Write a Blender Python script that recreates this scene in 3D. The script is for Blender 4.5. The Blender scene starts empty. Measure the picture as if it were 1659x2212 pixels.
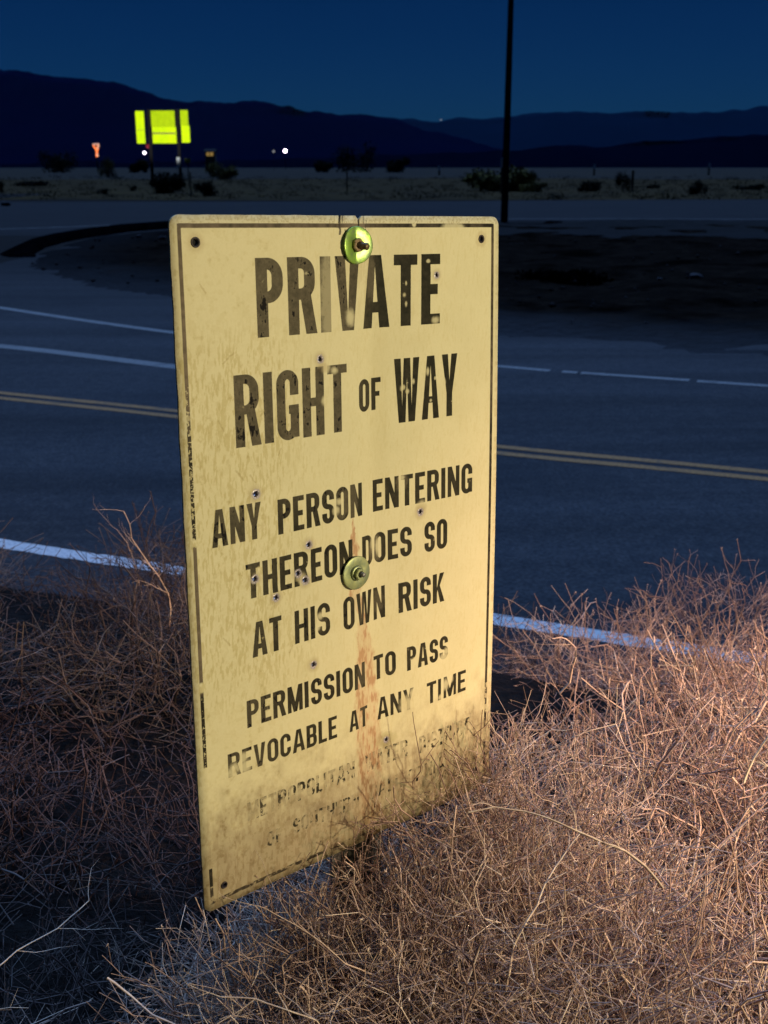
import bpy, bmesh, math, random
import numpy as np
from mathutils import Vector, Matrix
from mathutils.geometry import delaunay_2d_cdt

rng = np.random.default_rng(7)
random.seed(7)
S = bpy.context.scene
COL = S.collection

# ------------------------------------------------------------------ camera
CAM_H = 2.2
cd = bpy.data.cameras.new('camera')
cam = bpy.data.objects.new('camera', cd); COL.objects.link(cam)
cam.location = (0, 0, CAM_H)
cam.rotation_euler = (math.radians(90 - 17.27), 0, 0)
cd.sensor_fit = 'HORIZONTAL'; cd.sensor_width = 36; cd.lens = 36 * 2400 / 1659
cd.clip_start = .05; cd.clip_end = 30000
cd.dof.use_dof = True; cd.dof.focus_distance = 1.35; cd.dof.aperture_fstop = 15
S.camera = cam

# ------------------------------------------------------------------ world, dusk
SUN_EL, SUN_ROT = 62.0, 0.0
w = bpy.data.worlds.new('World'); S.world = w; w.use_nodes = True
nt = w.node_tree; nt.nodes.clear()
sky = nt.nodes.new('ShaderNodeTexSky'); sky.sky_type = 'NISHITA'; sky.sun_disc = False
sky.sun_elevation = math.radians(SUN_EL); sky.sun_rotation = math.radians(SUN_ROT)
sky.ozone_density = 1; sky.dust_density = 0; sky.air_density = 1.0
tint = nt.nodes.new('ShaderNodeMix'); tint.data_type = 'RGBA'; tint.blend_type = 'MULTIPLY'
tint.inputs[0].default_value = 1
# the whole dome falls off evenly from the horizon to the zenith, as after sunset
tcw = nt.nodes.new('ShaderNodeTexCoord'); sx = nt.nodes.new('ShaderNodeSeparateXYZ'); rp = nt.nodes.new('ShaderNodeValToRGB')
rp.color_ramp.elements[0].color = (.0115, .072, .235, 1); rp.color_ramp.elements[1].color = (.0016, .016, .075, 1); rp.color_ramp.elements[1].position = .9
q = rp.color_ramp.elements.new(.16); q.color = (.0026, .052, .165, 1)
nt.links.new(tcw.outputs['Generated'], sx.inputs[0]); nt.links.new(sx.outputs[2], rp.inputs[0]); nt.links.new(rp.outputs[0], tint.inputs[7])
bg = nt.nodes.new('ShaderNodeBackground'); bg.inputs[1].default_value = .05
out = nt.nodes.new('ShaderNodeOutputWorld')
nt.links.new(sky.outputs[0], tint.inputs[6]); nt.links.new(tint.outputs[2], bg.inputs[0])
nt.links.new(bg.outputs[0], out.inputs[0])

def light(name, kind, loc, target, energy, color, **kw):
    d = bpy.data.lights.new(name, kind); d.energy = energy; d.color = color
    for k, v in kw.items(): setattr(d, k, v)
    o = bpy.data.objects.new(name, d); COL.objects.link(o); o.location = loc
    o.rotation_euler = (Vector(target) - Vector(loc)).to_track_quat('-Z', 'Y').to_euler()
    return o
# the last glow of the sky, high and from beyond the mountains: one broad, weak sun
light('dusk_glow', 'SUN', (0, 20, 40), (0, 20 - 40 / math.tan(math.radians(SUN_EL)), 0), 3.05, (.245, .465, 1.0), angle=math.radians(50))
# headlamp of the car parked out of frame on the right
light('headlamp', 'SPOT', (1.9, -.1, 2.26), (.22, 1.28, 1.64), 228, (1, .855, .575), spot_size=math.radians(74), spot_blend=.9, shadow_soft_size=.06)
light('far_sign_spot', 'SPOT', (2.6, -2.5, 2.4), (-23.9, 127, 6.3), 900000, (1, .97, .85), spot_size=math.radians(3.6), spot_blend=.5, shadow_soft_size=.1)  # added narrow spot standing in for the far sign's retroreflection
light('warm_fill', 'SPOT', (1.95, 1.05, 2.15), (.80, 1.75, 1.25), 300, (1, .60, .44), spot_size=math.radians(74), spot_blend=1, shadow_soft_size=.06)  # added warm fill that brightens the right-hand shrubs

S.view_settings.view_transform = 'Standard'; S.view_settings.look = 'None'
S.view_settings.gamma = 1; S.view_settings.use_curve_mapping = False
S.view_settings.exposure = 0
S.cycles.use_denoising = True
S.cycles.max_bounces = 6; S.cycles.transparent_max_bounces = 6

# ------------------------------------------------------------------ helpers
def tag(o, label=None, cat=None, group=None, kind=None):
    if label: o['label'] = label
    if cat: o['category'] = cat
    if group: o['group'] = group
    if kind: o['kind'] = kind
    return o
def empty(name, loc=(0, 0, 0), rz=0):
    o = bpy.data.objects.new(name, None); COL.objects.link(o); o.location = loc; o.rotation_euler.z = rz
    o.empty_display_size = .1
    return o
def link(name, me, mat=None, parent=None):
    if mat is not None and not me.materials: me.materials.append(mat)
    o = bpy.data.objects.new(name, me); COL.objects.link(o)
    if parent is not None: o.parent = parent
    return o
def mesh(name, v, f, smooth=False):
    me = bpy.data.meshes.new(name); me.from_pydata([tuple(map(float, p)) for p in v], [], [tuple(map(int, q)) for q in f]); me.update()
    if smooth: me.shade_smooth()
    return me
def fast_mesh(name, V, F):
    """V (n,3), F (m,k) arrays, one k for all faces"""
    me = bpy.data.meshes.new(name); k = F.shape[1]
    me.vertices.add(len(V)); me.vertices.foreach_set('co', V.astype(np.float32).ravel())
    me.loops.add(F.size); me.loops.foreach_set('vertex_index', F.astype(np.int32).ravel())
    me.polygons.add(len(F)); me.polygons.foreach_set('loop_start', np.arange(0, F.size, k, dtype=np.int32))
    me.update(calc_edges=True)
    return me
def box_vf(x0, x1, y0, y1, z0, z1):
    v = [(x, y, z) for z in (z0, z1) for y in (y0, y1) for x in (x0, x1)]
    return v, [(0, 2, 3, 1), (4, 5, 7, 6), (0, 1, 5, 4), (2, 6, 7, 3), (0, 4, 6, 2), (1, 3, 7, 5)]
def box(name, b, mat, parent=None, bevel=0):
    v, f = box_vf(*b); me = mesh(name, v, f)
    if bevel:
        bm = bmesh.new(); bm.from_mesh(me)
        bmesh.ops.bevel(bm, geom=bm.edges[:], offset=bevel, segments=2, affect='EDGES'); bm.to_mesh(me); bm.free()
    return link(name, me, mat, parent)
def lathe(profile, n=28, axis='z'):
    v = []; f = []
    for r, h in profile:
        for i in range(n):
            a = 2 * math.pi * i / n; v.append((r * math.cos(a), r * math.sin(a), h))
    for j in range(len(profile) - 1):
        for i in range(n):
            a = j * n + i; b = j * n + (i + 1) % n
            f.append((a, b, b + n, a + n))
    return v, f
def value_noise(h, w, sy, sx, r):
    """smooth value noise, h x w, cells sy x sx"""
    gy, gx = int(h / sy) + 3, int(w / sx) + 3
    g = r.random((gy, gx)).astype(np.float32)
    y = np.arange(h, dtype=np.float32) / sy; x = np.arange(w, dtype=np.float32) / sx
    y0 = y.astype(int); x0 = x.astype(int); fy = (y - y0); fx = (x - x0)
    fy = fy * fy * (3 - 2 * fy); fx = fx * fx * (3 - 2 * fx)
    a = g[y0][:, x0]; b = g[y0][:, x0 + 1]; c = g[y0 + 1][:, x0]; d = g[y0 + 1][:, x0 + 1]
    fx = fx[None, :]; fy = fy[:, None]
    return (a * (1 - fx) + b * fx) * (1 - fy) + (c * (1 - fx) + d * fx) * fy
def fbm(h, w, s, r, oct=4, asp=1.0):
    t = np.zeros((h, w), np.float32); amp = .5; n = 0
    for i in range(oct):
        t += amp * value_noise(h, w, max(s * asp, 1), max(s, 1), r); n += amp; amp *= .55; s /= 2.1
    return t / n
def sst(a, b, x):
    t = np.clip((x - a) / (b - a), 0, 1); return t * t * (3 - 2 * t)

# ------------------------------------------------------------------ materials
def material(name, color, rough=.8, metal=0, noise=None, bump=None, emit=None, spec=.5, noise2=None):
    """noise=(scale, color_b, lo, hi)  bump=(scale, strength, distance)"""
    m = bpy.data.materials.new(name); m.use_nodes = True; t = m.node_tree
    b = t.nodes['Principled BSDF']; b.inputs['Roughness'].default_value = rough
    b.inputs['Metallic'].default_value = metal; b.inputs['Specular IOR Level'].default_value = spec
    b.inputs['Base Color'].default_value = (*color, 1)
    tc = t.nodes.new('ShaderNodeTexCoord')
    src = None
    for nz in (noise, noise2):
        if not nz: continue
        n = t.nodes.new('ShaderNodeTexNoise'); n.inputs['Scale'].default_value = nz[0]; n.inputs['Detail'].default_value = 7
        n.inputs['Roughness'].default_value = .62
        mr = t.nodes.new('ShaderNodeMapRange'); mr.inputs[1].default_value = nz[2]; mr.inputs[2].default_value = nz[3]
        mx = t.nodes.new('ShaderNodeMix'); mx.data_type = 'RGBA'
        mx.inputs[6].default_value = (*color, 1); mx.inputs[7].default_value = (*nz[1], 1)
        t.links.new(tc.outputs['Object'], n.inputs['Vector']); t.links.new(n.outputs[0], mr.inputs[0])
        t.links.new(mr.outputs[0], mx.inputs[0])
        if src is not None: t.links.new(src, mx.inputs[6])
        src = mx.outputs[2]; t.links.new(src, b.inputs['Base Color'])
    if bump:
        n = t.nodes.new('ShaderNodeTexNoise'); n.inputs['Scale'].default_value = bump[0]; n.inputs['Detail'].default_value = 5
        bp = t.nodes.new('ShaderNodeBump'); bp.inputs['Strength'].default_value = bump[1]; bp.inputs['Distance'].default_value = bump[2]
        t.links.new(tc.outputs['Object'], n.inputs['Vector']); t.links.new(n.outputs[0], bp.inputs['Height'])
        t.links.new(bp.outputs[0], b.inputs['Normal'])
    if emit:
        b.inputs['Emission Color'].default_value = (*emit[0], 1); b.inputs['Emission Strength'].default_value = emit[1]
    return m
M = {}
M['asphalt'] = material('asphalt', (.040, .042, .046), .85, 0, (9, (.056, .056, .058), .40, .62), (160, .5, .004), spec=.08, noise2=(.35, (.028, .030, .034), .48, .75))
M['berm'] = material('berm_soil', (.014, .012, .010), .95, 0, (30, (.007, .006, .005), .4, .6), (45, .8, .03), spec=.1)
M['island'] = material('island_dirt', (.0085, .0068, .0055), .97, 0, (2.2, (.018, .0135, .0105), .45, .70), (5, .9, .15), spec=.0, noise2=(.5, (.0022, .0020, .0018), .5, .62))
M['gravel_shoulder'] = material('gravel_shoulder', (.0085, .0085, .0085), .95, 0, (1.6, (.015, .015, .014), .4, .7), (14, .6, .05), spec=.05)
M['desert'] = material('desert_soil', (.050, .032, .009), .97, 0, (.16, (.030, .021, .008), .38, .62), (1, .5, .3), spec=.05, noise2=(1.3, (.052, .034, .012), .6, .74))
M['wash'] = material('pale_wash', (.040, .032, .021), .97, 0, (.02, (.024, .023, .02), .4, .65), spec=.05, noise2=(.11, (.012, .012, .010), .58, .68))
M['white_paint'] = material('white_road_paint', (.70, .68, .64), .7, 0, (45, (.40, .40, .39), .5, .64), (150, .4, .003), spec=.3, noise2=(7, (.2, .2, .2), .62, .75))
M['worn_paint'] = material('worn_road_paint', (.24, .235, .22), .8, 0, (40, (.13, .13, .125), .42, .62), spec=.3, noise2=(3, (.08, .08, .08), .55, .75))
M['faint_paint'] = material('faint_road_paint', (.19, .19, .18), .85, 0, (3, (.10, .10, .10), .4, .6), spec=.2)
M['yellow_paint'] = material('yellow_road_paint', (.42, .19, .045), .75, 0, (40, (.19, .10, .04), .45, .65), spec=.3, noise2=(4, (.12, .075, .04), .55, .75))
M['kerb'] = material('asphalt_kerb', (.0010, .0010, .0014), 1, 0, (4, (.0022, .0022, .003), .4, .6), spec=0)
M['pole'] = material('dark_steel_pole', (.004, .004, .006), .8, 0, (6, (.008, .008, .010), .4, .6), spec=.1)
M['post'] = material('grey_wood_post', (.10, .09, .06), .9, 0, (8, (.05, .045, .035), .4, .6), spec=.1)
M['galv'] = material('galvanised_steel', (.30, .30, .28), .55, .8, (40, (.16, .15, .12), .4, .6))
M['zinc'] = material('zinc_washer', (.36, .40, .17), .48, .55, (90, (.24, .29, .16), .40, .60), (160, .25, .0008), noise2=(45, (.25, .17, .10), .64, .72))
M['zinc_bright'] = material('bright_washer', (.36, .60, .09), .40, .72, (90, (.26, .36, .14), .42, .62), (200, .3, .0008), noise2=(50, (.12, .16, .05), .66, .72))
M['bolt'] = material('rusty_bolt', (.20, .15, .07), .5, .6, (300, (.10, .06, .03), .4, .6), (300, .3, .0005))
M['bore'] = material('dark_bore', (.006, .005, .005), .9)
M['lip'] = material('bare_metal_lip', (.60, .56, .55), .38, .35, (400, (.16, .13, .14), .42, .58))
M['ring'] = material('dark_eyelet', (.028, .020, .020), .55, .2)
M['back'] = material('bare_aluminium', (.35, .35, .35), .5, .8, (30, (.25, .25, .25), .4, .6))
M['reflective'] = material('lime_reflective_sheet', (.62, .86, .004), .7, 0, (.8, (.50, .76, .004), .40, .60), spec=.05)
M['reflective_dim'] = material('lime_reflective_sheet_dim', (.42, .60, .004), .7, 0, (1.5, (.34, .52, .004), .4, .6), spec=.05)
M['tape'] = material('olive_seam', (.22, .24, .03), .8)
M['marker'] = material('white_marker', (.55, .62, .70), .7)
M['mountain'] = material('mountain_rock', (.0004, .0008, .0120), 1, 0, (.0016, (.0006, .0014, .015), .4, .6), spec=0)  # blue of the distant haze is put into the rock colour
M['mountain_far'] = material('far_range_rock', (.0010, .0085, .024), 1, 0, (.0012, (.0006, .0060, .019), .35, .65), spec=0)  # haze blue painted into the rock, stronger for the farther range
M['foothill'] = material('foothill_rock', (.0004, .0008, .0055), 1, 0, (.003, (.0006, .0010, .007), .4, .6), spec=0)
M['leaf_dark'] = material('dark_foliage', (.006, .007, .005), .95, 0, (3, (.012, .013, .007), .4, .6), spec=.05)
M['leaf_pale'] = material('pale_foliage', (.14, .115, .03), .95, 0, (1.2, (.030, .032, .016), .4, .6), spec=.05)
M['stone'] = material('pale_stone', (.06, .06, .065), .95, 0, (6, (.035, .035, .04), .4, .6), (8, .5, .05), spec=.1)
M['lamp_white'] = material('lamp_glow', (.8, .8, .8), .5, emit=((1, .82, .95), 14))
M['lamp_white2'] = material('lamp_glow_cool', (.8, .8, .8), .5, emit=((1, .86, 1), 7))
M['lamp_dim'] = material('lamp_dim', (.5, .5, .5), .5, emit=((.6, .62, .6), .35))
M['lamp_red'] = material('lamp_red', (.5, .1, .1), .5, emit=((.9, .04, .10), .22))
M['neon'] = material('neon_tubes', (.5, .2, .1), .5, emit=((1, .22, .05), 1.6))
M['neon2'] = material('neon_tubes_pink', (.5, .3, .2), .5, emit=((1, .50, .32), .9))
M['window'] = material('lit_window', (.5, .35, .1), .5, emit=((.8, .5, .14), .30))
M['wall'] = material('plaster_wall', (.05, .05, .045), .9)

def rim_blend(m, col):
    t = m.node_tree; b = t.nodes['Principled BSDF']; src = b.inputs['Base Color'].links[0].from_socket
    a = t.nodes.new('ShaderNodeAttribute'); a.attribute_name = 'rim'; n = t.nodes.new('ShaderNodeTexNoise'); n.inputs['Scale'].default_value = 1.1; n.inputs['Detail'].default_value = 8; n.inputs['Roughness'].default_value = .7
    tc = t.nodes.new('ShaderNodeTexCoord'); ad = t.nodes.new('ShaderNodeMath'); ad.operation = 'ADD'; mr = t.nodes.new('ShaderNodeMapRange'); mr.inputs[1].default_value = .42; mr.inputs[2].default_value = 1.45
    mx = t.nodes.new('ShaderNodeMix'); mx.data_type = 'RGBA'
    dp = t.nodes.new('ShaderNodeVectorMath'); dp.operation = 'DOT_PRODUCT'; dp.inputs[1].default_value = (.43, .9, 0)      # rim follows the light fall-off painted into the pavement beside it
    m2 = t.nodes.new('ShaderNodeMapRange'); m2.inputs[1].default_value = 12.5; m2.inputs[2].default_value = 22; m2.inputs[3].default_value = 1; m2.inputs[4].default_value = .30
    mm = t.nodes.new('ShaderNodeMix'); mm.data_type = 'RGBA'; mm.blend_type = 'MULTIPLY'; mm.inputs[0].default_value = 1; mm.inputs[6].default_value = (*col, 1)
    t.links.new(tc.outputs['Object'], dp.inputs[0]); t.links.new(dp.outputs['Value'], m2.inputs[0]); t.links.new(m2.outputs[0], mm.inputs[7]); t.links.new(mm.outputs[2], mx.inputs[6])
    t.links.new(tc.outputs['Object'], n.inputs['Vector']); t.links.new(n.outputs[0], ad.inputs[0]); t.links.new(a.outputs['Fac'], ad.inputs[1]); t.links.new(ad.outputs[0], mr.inputs[0])
    t.links.new(mr.outputs[0], mx.inputs[0]); t.links.new(src, mx.inputs[7]); t.links.new(mx.outputs[2], b.inputs['Base Color'])
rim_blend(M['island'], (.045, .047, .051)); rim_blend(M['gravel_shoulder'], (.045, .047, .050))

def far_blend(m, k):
    """car-light fall-off painted into the asphalt, darker with distance; wear streaks and speckle"""
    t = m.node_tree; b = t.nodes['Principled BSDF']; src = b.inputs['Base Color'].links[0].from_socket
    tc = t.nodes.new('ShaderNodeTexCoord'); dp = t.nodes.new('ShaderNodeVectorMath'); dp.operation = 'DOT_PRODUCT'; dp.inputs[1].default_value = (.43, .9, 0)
    mr = t.nodes.new('ShaderNodeMapRange'); mr.inputs[1].default_value = 12.5; mr.inputs[2].default_value = 22; mr.inputs[3].default_value = 1; mr.inputs[4].default_value = k  # ramp paints the fading of the car lights with distance
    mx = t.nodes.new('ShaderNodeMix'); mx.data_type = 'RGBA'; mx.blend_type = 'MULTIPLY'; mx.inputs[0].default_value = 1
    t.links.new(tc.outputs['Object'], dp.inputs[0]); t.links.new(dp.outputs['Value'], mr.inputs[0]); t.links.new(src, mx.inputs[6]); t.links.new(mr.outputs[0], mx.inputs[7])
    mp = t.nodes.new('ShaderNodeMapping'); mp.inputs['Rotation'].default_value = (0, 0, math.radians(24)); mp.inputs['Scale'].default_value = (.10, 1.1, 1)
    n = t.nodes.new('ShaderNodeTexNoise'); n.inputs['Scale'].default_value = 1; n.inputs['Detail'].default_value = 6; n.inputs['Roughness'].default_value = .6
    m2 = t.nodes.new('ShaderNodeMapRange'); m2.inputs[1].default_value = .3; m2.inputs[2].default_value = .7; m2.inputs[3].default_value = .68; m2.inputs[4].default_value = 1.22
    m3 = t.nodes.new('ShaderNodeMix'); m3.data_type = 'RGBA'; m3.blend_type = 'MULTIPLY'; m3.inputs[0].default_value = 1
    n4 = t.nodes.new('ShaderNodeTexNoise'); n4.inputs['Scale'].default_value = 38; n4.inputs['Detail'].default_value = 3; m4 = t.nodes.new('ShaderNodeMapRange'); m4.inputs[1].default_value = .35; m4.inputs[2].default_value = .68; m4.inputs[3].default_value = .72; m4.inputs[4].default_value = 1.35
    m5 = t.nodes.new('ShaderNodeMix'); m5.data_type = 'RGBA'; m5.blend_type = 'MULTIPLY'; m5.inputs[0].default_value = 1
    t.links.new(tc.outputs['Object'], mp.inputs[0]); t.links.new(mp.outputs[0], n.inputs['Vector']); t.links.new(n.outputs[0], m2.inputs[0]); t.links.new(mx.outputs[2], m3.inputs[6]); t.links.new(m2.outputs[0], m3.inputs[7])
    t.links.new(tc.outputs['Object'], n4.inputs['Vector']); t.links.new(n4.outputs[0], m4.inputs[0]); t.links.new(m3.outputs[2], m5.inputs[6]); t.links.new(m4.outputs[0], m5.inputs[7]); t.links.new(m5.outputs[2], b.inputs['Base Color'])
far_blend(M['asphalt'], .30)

# ------------------------------------------------------------------ ground
def edge_y(x): return 5.46 - .41 * x
def smooth(a, b, x):
    t = min(max((x - a) / (b - a), 0), 1); return t * t * (3 - 2 * t)
def gz(x, y):
    s = (y - edge_y(x)) * .92
    z = 1.12 * (1 - smooth(-3.0, -.85, s))
    z += .02 * math.sin(5 * x + 2 * y) * math.sin(4 * y - x) * (1 - smooth(-1.6, -.6, s))
    return z - .02
xs = np.concatenate([[-9000, -900, -90, -25], np.arange(-8, 8.01, .25), [25, 90, 900, 9000]])
ys = np.concatenate([[-400, -60, -12], np.arange(-5, 9.01, .25), [14, 40, 100, 400, 2000, 12000]])
V = [(x, y, gz(x, y)) for y in ys for x in xs]; nx = len(xs)
F = [(j * nx + i, j * nx + i + 1, (j + 1) * nx + i + 1, (j + 1) * nx + i) for j in range(len(ys) - 1) for i in range(nx - 1)]
tag(link('ground', mesh('ground', V, F, True), M['berm']), 'dark gravelly soil of the roadside bank under the dry shrubs', kind='structure')

def sheet(name, pts, z, mat, parent=None):
    return link(name, mesh(name, [(x, y, z) for x, y in pts], [tuple(range(len(pts)))]), mat, parent)
near = [(x, edge_y(x) - .62 + .05 * math.sin(7 * x) + .03 * math.sin(17 * x)) for x in np.arange(-30, 24.1, .3)]
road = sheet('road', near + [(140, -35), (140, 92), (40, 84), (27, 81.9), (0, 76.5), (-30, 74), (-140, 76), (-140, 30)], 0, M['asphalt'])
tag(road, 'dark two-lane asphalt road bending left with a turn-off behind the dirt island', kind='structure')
def ribbon(name, pts, wd, mat, parent=road, z=.004, sub=10, rag=0.0):
    """painted line of width wd along a smooth curve through pts"""
    P = [Vector((*p, 0)) for p in pts]; C = []
    for i in range(len(P) - 1):
        a = P[max(i - 1, 0)]; b = P[i]; c = P[i + 1]; d = P[min(i + 2, len(P) - 1)]
        for k in range(sub):
            t = k / sub
            C.append(.5 * ((2 * b) + (c - a) * t + (2 * a - 5 * b + 4 * c - d) * t * t + (3 * b - a - 3 * c + d) * t ** 3))
    C.append(P[-1]); v = []; f = []
    for i, c in enumerate(C):
        t = (C[min(i + 1, len(C) - 1)] - C[max(i - 1, 0)]).normalized(); n = Vector((-t.y, t.x, 0))
        j1 = random.uniform(-rag, rag); j2 = random.uniform(-rag, rag)
        v += [tuple(c + n * (wd / 2 + j1) + Vector((0, 0, z))), tuple(c - n * (wd / 2 + j2) + Vector((0, 0, z)))]
        if i: f.append((2 * i - 2, 2 * i - 1, 2 * i + 1, 2 * i))
    return link(name, mesh(name, v, f), mat, parent)
def ey(x): return (x, edge_y(x))
ribbon('edge_line', [ey(x) for x in np.arange(-26, 22, 4)], .135, M['white_paint'], sub=60, rag=.006)
yl = [(-18, 17.3), (-9, 13.3), (-3.86, 11.02), (-1.99, 10.18), (.925, 8.78), (2.86, 7.98), (9, 5.3), (20, .6)]
def offs(pts, d):
    n = Vector((.41, .91)).normalized(); return [(x + n.x * d, y + n.y * d) for x, y in pts]
ribbon('centre_line', offs(yl, .105), .105, M['yellow_paint'], sub=14, rag=.003)
ribbon('centre_line', offs(yl, -.105), .105, M['yellow_paint'], sub=14, rag=.003)
ribbon('turn_lane_line', [(-14, 18.5), (-8, 15.6), (-4.92, 14.24), (-2.43, 12.59 + .12), (-1.3, 12.05), (-.5, 11.7)], .23, M['worn_paint'], sub=14)
ribbon('lane_line', [(-16, 26.5), (-10, 21.6), (-6.26, 18.29), (-4.51, 16.75), (-2.96, 15.48), (-1.2, 14.2), (.3, 13.3)], .17, M['worn_paint'], sub=10)
for a, b in [((.55, 13.14), (1.87, 12.44)), ((2.0, 12.38), (2.16, 12.31)), ((2.2, 12.30), (3.29, 11.85)), ((3.36, 11.80), (4.4, 11.38)), ((4.7, 11.25), (8.5, 9.6)), ((8.9, 9.45), (16, 6.4))]:
    ribbon('lane_dash', [a, b], .13, M['worn_paint'])
ribbon('far_lane_line', [(-40, 25), (-24, 36.5), (-14.14, 42.2), (-11.3, 44.5), (-8.7, 46.3), (-2, 49.2), (5.5, 50.5), (16.7, 50.3), (40, 48)], .22, M['faint_paint'], sub=8)

def blob_terrain(name, poly, hgt, step, mat, fade, rough, seed, kind='structure', label=None):
    """low mound over a polygon; its rim dips under the road so the outline is ragged"""
    r = random.Random(seed); n = len(poly)
    def inside(x, y):
        c = False; j = n - 1
        for i in range(n):
            xi, yi = poly[i]; xj, yj = poly[j]
            if (yi > y) != (yj > y) and x < (xj - xi) * (y - yi) / (yj - yi) + xi: c = not c
            j = i
        return c
    def dist(x, y):
        d = 1e9
        for i in range(n):
            ax, ay = poly[i - 1]; bx, by = poly[i]; dx, dy = bx - ax, by - ay
            t = min(max(((x - ax) * dx + (y - ay) * dy) / (dx * dx + dy * dy), 0), 1)
            d = min(d, math.hypot(x - ax - t * dx, y - ay - t * dy))
        return d
    X = np.arange(min(p[0] for p in poly) - 1, max(p[0] for p in poly) + 1, step)
    Y = np.arange(min(p[1] for p in poly) - 1, max(p[1] for p in poly) + 1, step)
    N = fbm(len(Y), len(X), 1.6 / step, np.random.default_rng(seed), 3); v = []; f = []; rim = []
    for j, y in enumerate(Y):
        for i, x in enumerate(X):
            d = dist(x, y) * (1 if inside(x, y) else -1)
            rim.append(sst(0, fade * 2.3, d)); v.append((x, y, hgt * sst(0, fade, d) + (N[j, i] - .5) * rough * sst(-.3, fade, d) - (.06 if d < -.02 else 0) + (N[j, i] - .45) * .03))
    w_ = len(X)
    for j in range(len(Y) - 1):
        for i in range(w_ - 1):
            q = (j * w_ + i, j * w_ + i + 1, (j + 1) * w_ + i + 1, (j + 1) * w_ + i)
            if max(v[k][2] for k in q) > -.01: f.append(q)
    me = mesh(name, v, f, True); at_ = me.attributes.new('rim', 'FLOAT', 'POINT'); at_.data.foreach_set('value', np.array(rim, np.float32))
    return tag(link(name, me, mat), label, kind=kind)
isl = [(-9.2, 29.4), (-9.6, 34), (-9.4, 38.0), (-7.7, 42.2), (-4, 44), (4, 45), (20, 44.5), (34, 45), (34, 3), (14, 9.3), (4.66, 13.35), (2.76, 14.15), (-.6, 16.2), (-3.69, 19.4), (-5.6, 21.4), (-8.1, 25.5)]
blob_terrain('dirt_island', isl, .09, .30, M['island'], 1.6, .22, 3, label='dark bare dirt island between the road and the turn-off')
blob_terrain('gravel_shoulder', [(-5, 38.5), (2, 36), (9, 35), (20, 35.5), (34, 34), (34, 47), (16, 48.2), (4, 48.2), (-6.5, 45)], .14, .5, M['gravel_shoulder'], 1.8, .22, 11, label='paler gravel shoulder along the far side of the dirt island')
# raised asphalt kerb round the tip of the island
kp = [(-1, 45.2), (-5.4, 44.3), (-8.04, 42.6), (-9.1, 40.4), (-9.65, 37.6), (-9.85, 34.6), (-9.75, 32.2), (-9.4, 30.0), (-8.9, 28.6)]
v = []; f = []; kk = []
for i in range(len(kp) - 1):
    for t in np.linspace(0, 1, 7)[:-1]: kk.append((kp[i][0] * (1 - t) + kp[i + 1][0] * t, kp[i][1] * (1 - t) + kp[i + 1][1] * t))
for i, (x, y) in enumerate(kk):
    a = kk[max(i - 1, 0)]; b = kk[min(i + 1, len(kk) - 1)]; t = Vector((b[0] - a[0], b[1] - a[1])).normalized(); n = Vector((t.y, -t.x))
    hh = .27 * min(1, i / 5, (len(kk) - 1 - i) / 9)
    for o_, z in ((-.2, -.01), (-.1, hh * .9), (.16, hh), (.8, -.01)): v.append((x + n.x * o_, y + n.y * o_, z))
    if i:
        for q in range(3): f.append(((i - 1) * 4 + q, (i - 1) * 4 + q + 1, i * 4 + q + 1, i * 4 + q))
tag(link('kerb', mesh('kerb', v, f, True), M['kerb']), 'black asphalt kerb curving round the tip of the dirt island', kind='structure')

def strip_sheet(name, y0, y1, z, mat, label, wob):
    X = np.linspace(-700, 700, 141)
    lo = [(x, y0(x) + wob * math.sin(x * .05 + 1) + wob * .4 * math.sin(x * .23)) for x in X]
    v = [(x, y, z) for x, y in lo] + [(x, y1, z) for x in X]; n = len(X)
    return tag(link(name, mesh(name, v, [(i, i + 1, n + i + 1, n + i) for i in range(n - 1)]), mat), label, kind='structure')
strip_sheet('desert_flat', lambda x: 77.5 + .10 * abs(x), 300, .012, M['desert'], 'brown desert flat beyond the far road', .8)
strip_sheet('pale_wash', lambda x: 215, 1500, .03, M['wash'], 'pale gravel plain at the foot of the mountains', 12)

# ------------------------------------------------------------------ mountains
def ridge(name, prof, dist, depth, mat, label, rough, seed, base=0):
    """prof = [(azimuth tangent, height tangent)]; a real range: foot, flank rows, crest, back"""
    r = np.random.default_rng(seed); A = np.array(prof); T = np.linspace(A[0, 0], A[-1, 0], 760)
    Hh = np.interp(T, A[:, 0], A[:, 1]); rows = 14
    n1 = fbm(rows * 4, len(T), 30, r, 4) ; n2 = fbm(rows * 4, len(T), 11, r, 4); v = []; f = []
    for j in range(rows + 3):
        u = j / rows
        for i, t in enumerate(T):
            Y = dist + depth * u + (n1[min(j * 3, rows * 4 - 1), i] - .5) * depth * .35 * (1 if 0 < j < rows else 0)
            if j <= rows:
                h = Hh[i] * (dist + depth) * (u ** 1.25)
                h += (n1[j * 3, i] - .5) * rough * math.sin(math.pi * u) * Hh[i] * dist * 1.2
                if j == rows: h += (n2[0, i] - .5) * rough * .034 * dist + (n1[0, i] - .5) * rough * 60
            else: h = Hh[i] * (dist + depth) * (1 - .6 * (j - rows))
            v.append((t * (dist + depth), Y, CAM_H * (j == rows) + h + base - (6 if j == 0 else 0)))
    n = len(T)
    for j in range(rows + 2):
        for i in range(n - 1): f.append((j * n + i, j * n + i + 1, (j + 1) * n + i + 1, (j + 1) * n + i))
    return tag(link(name, mesh(name, v, f, True), mat), label, kind='structure')
def prof(pts, hz=360):
    return [((x - 829.5) / 2514, math.tan(math.atan((1106 - y) / 2400) - math.radians(17.27))) for x, y in pts]
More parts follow.
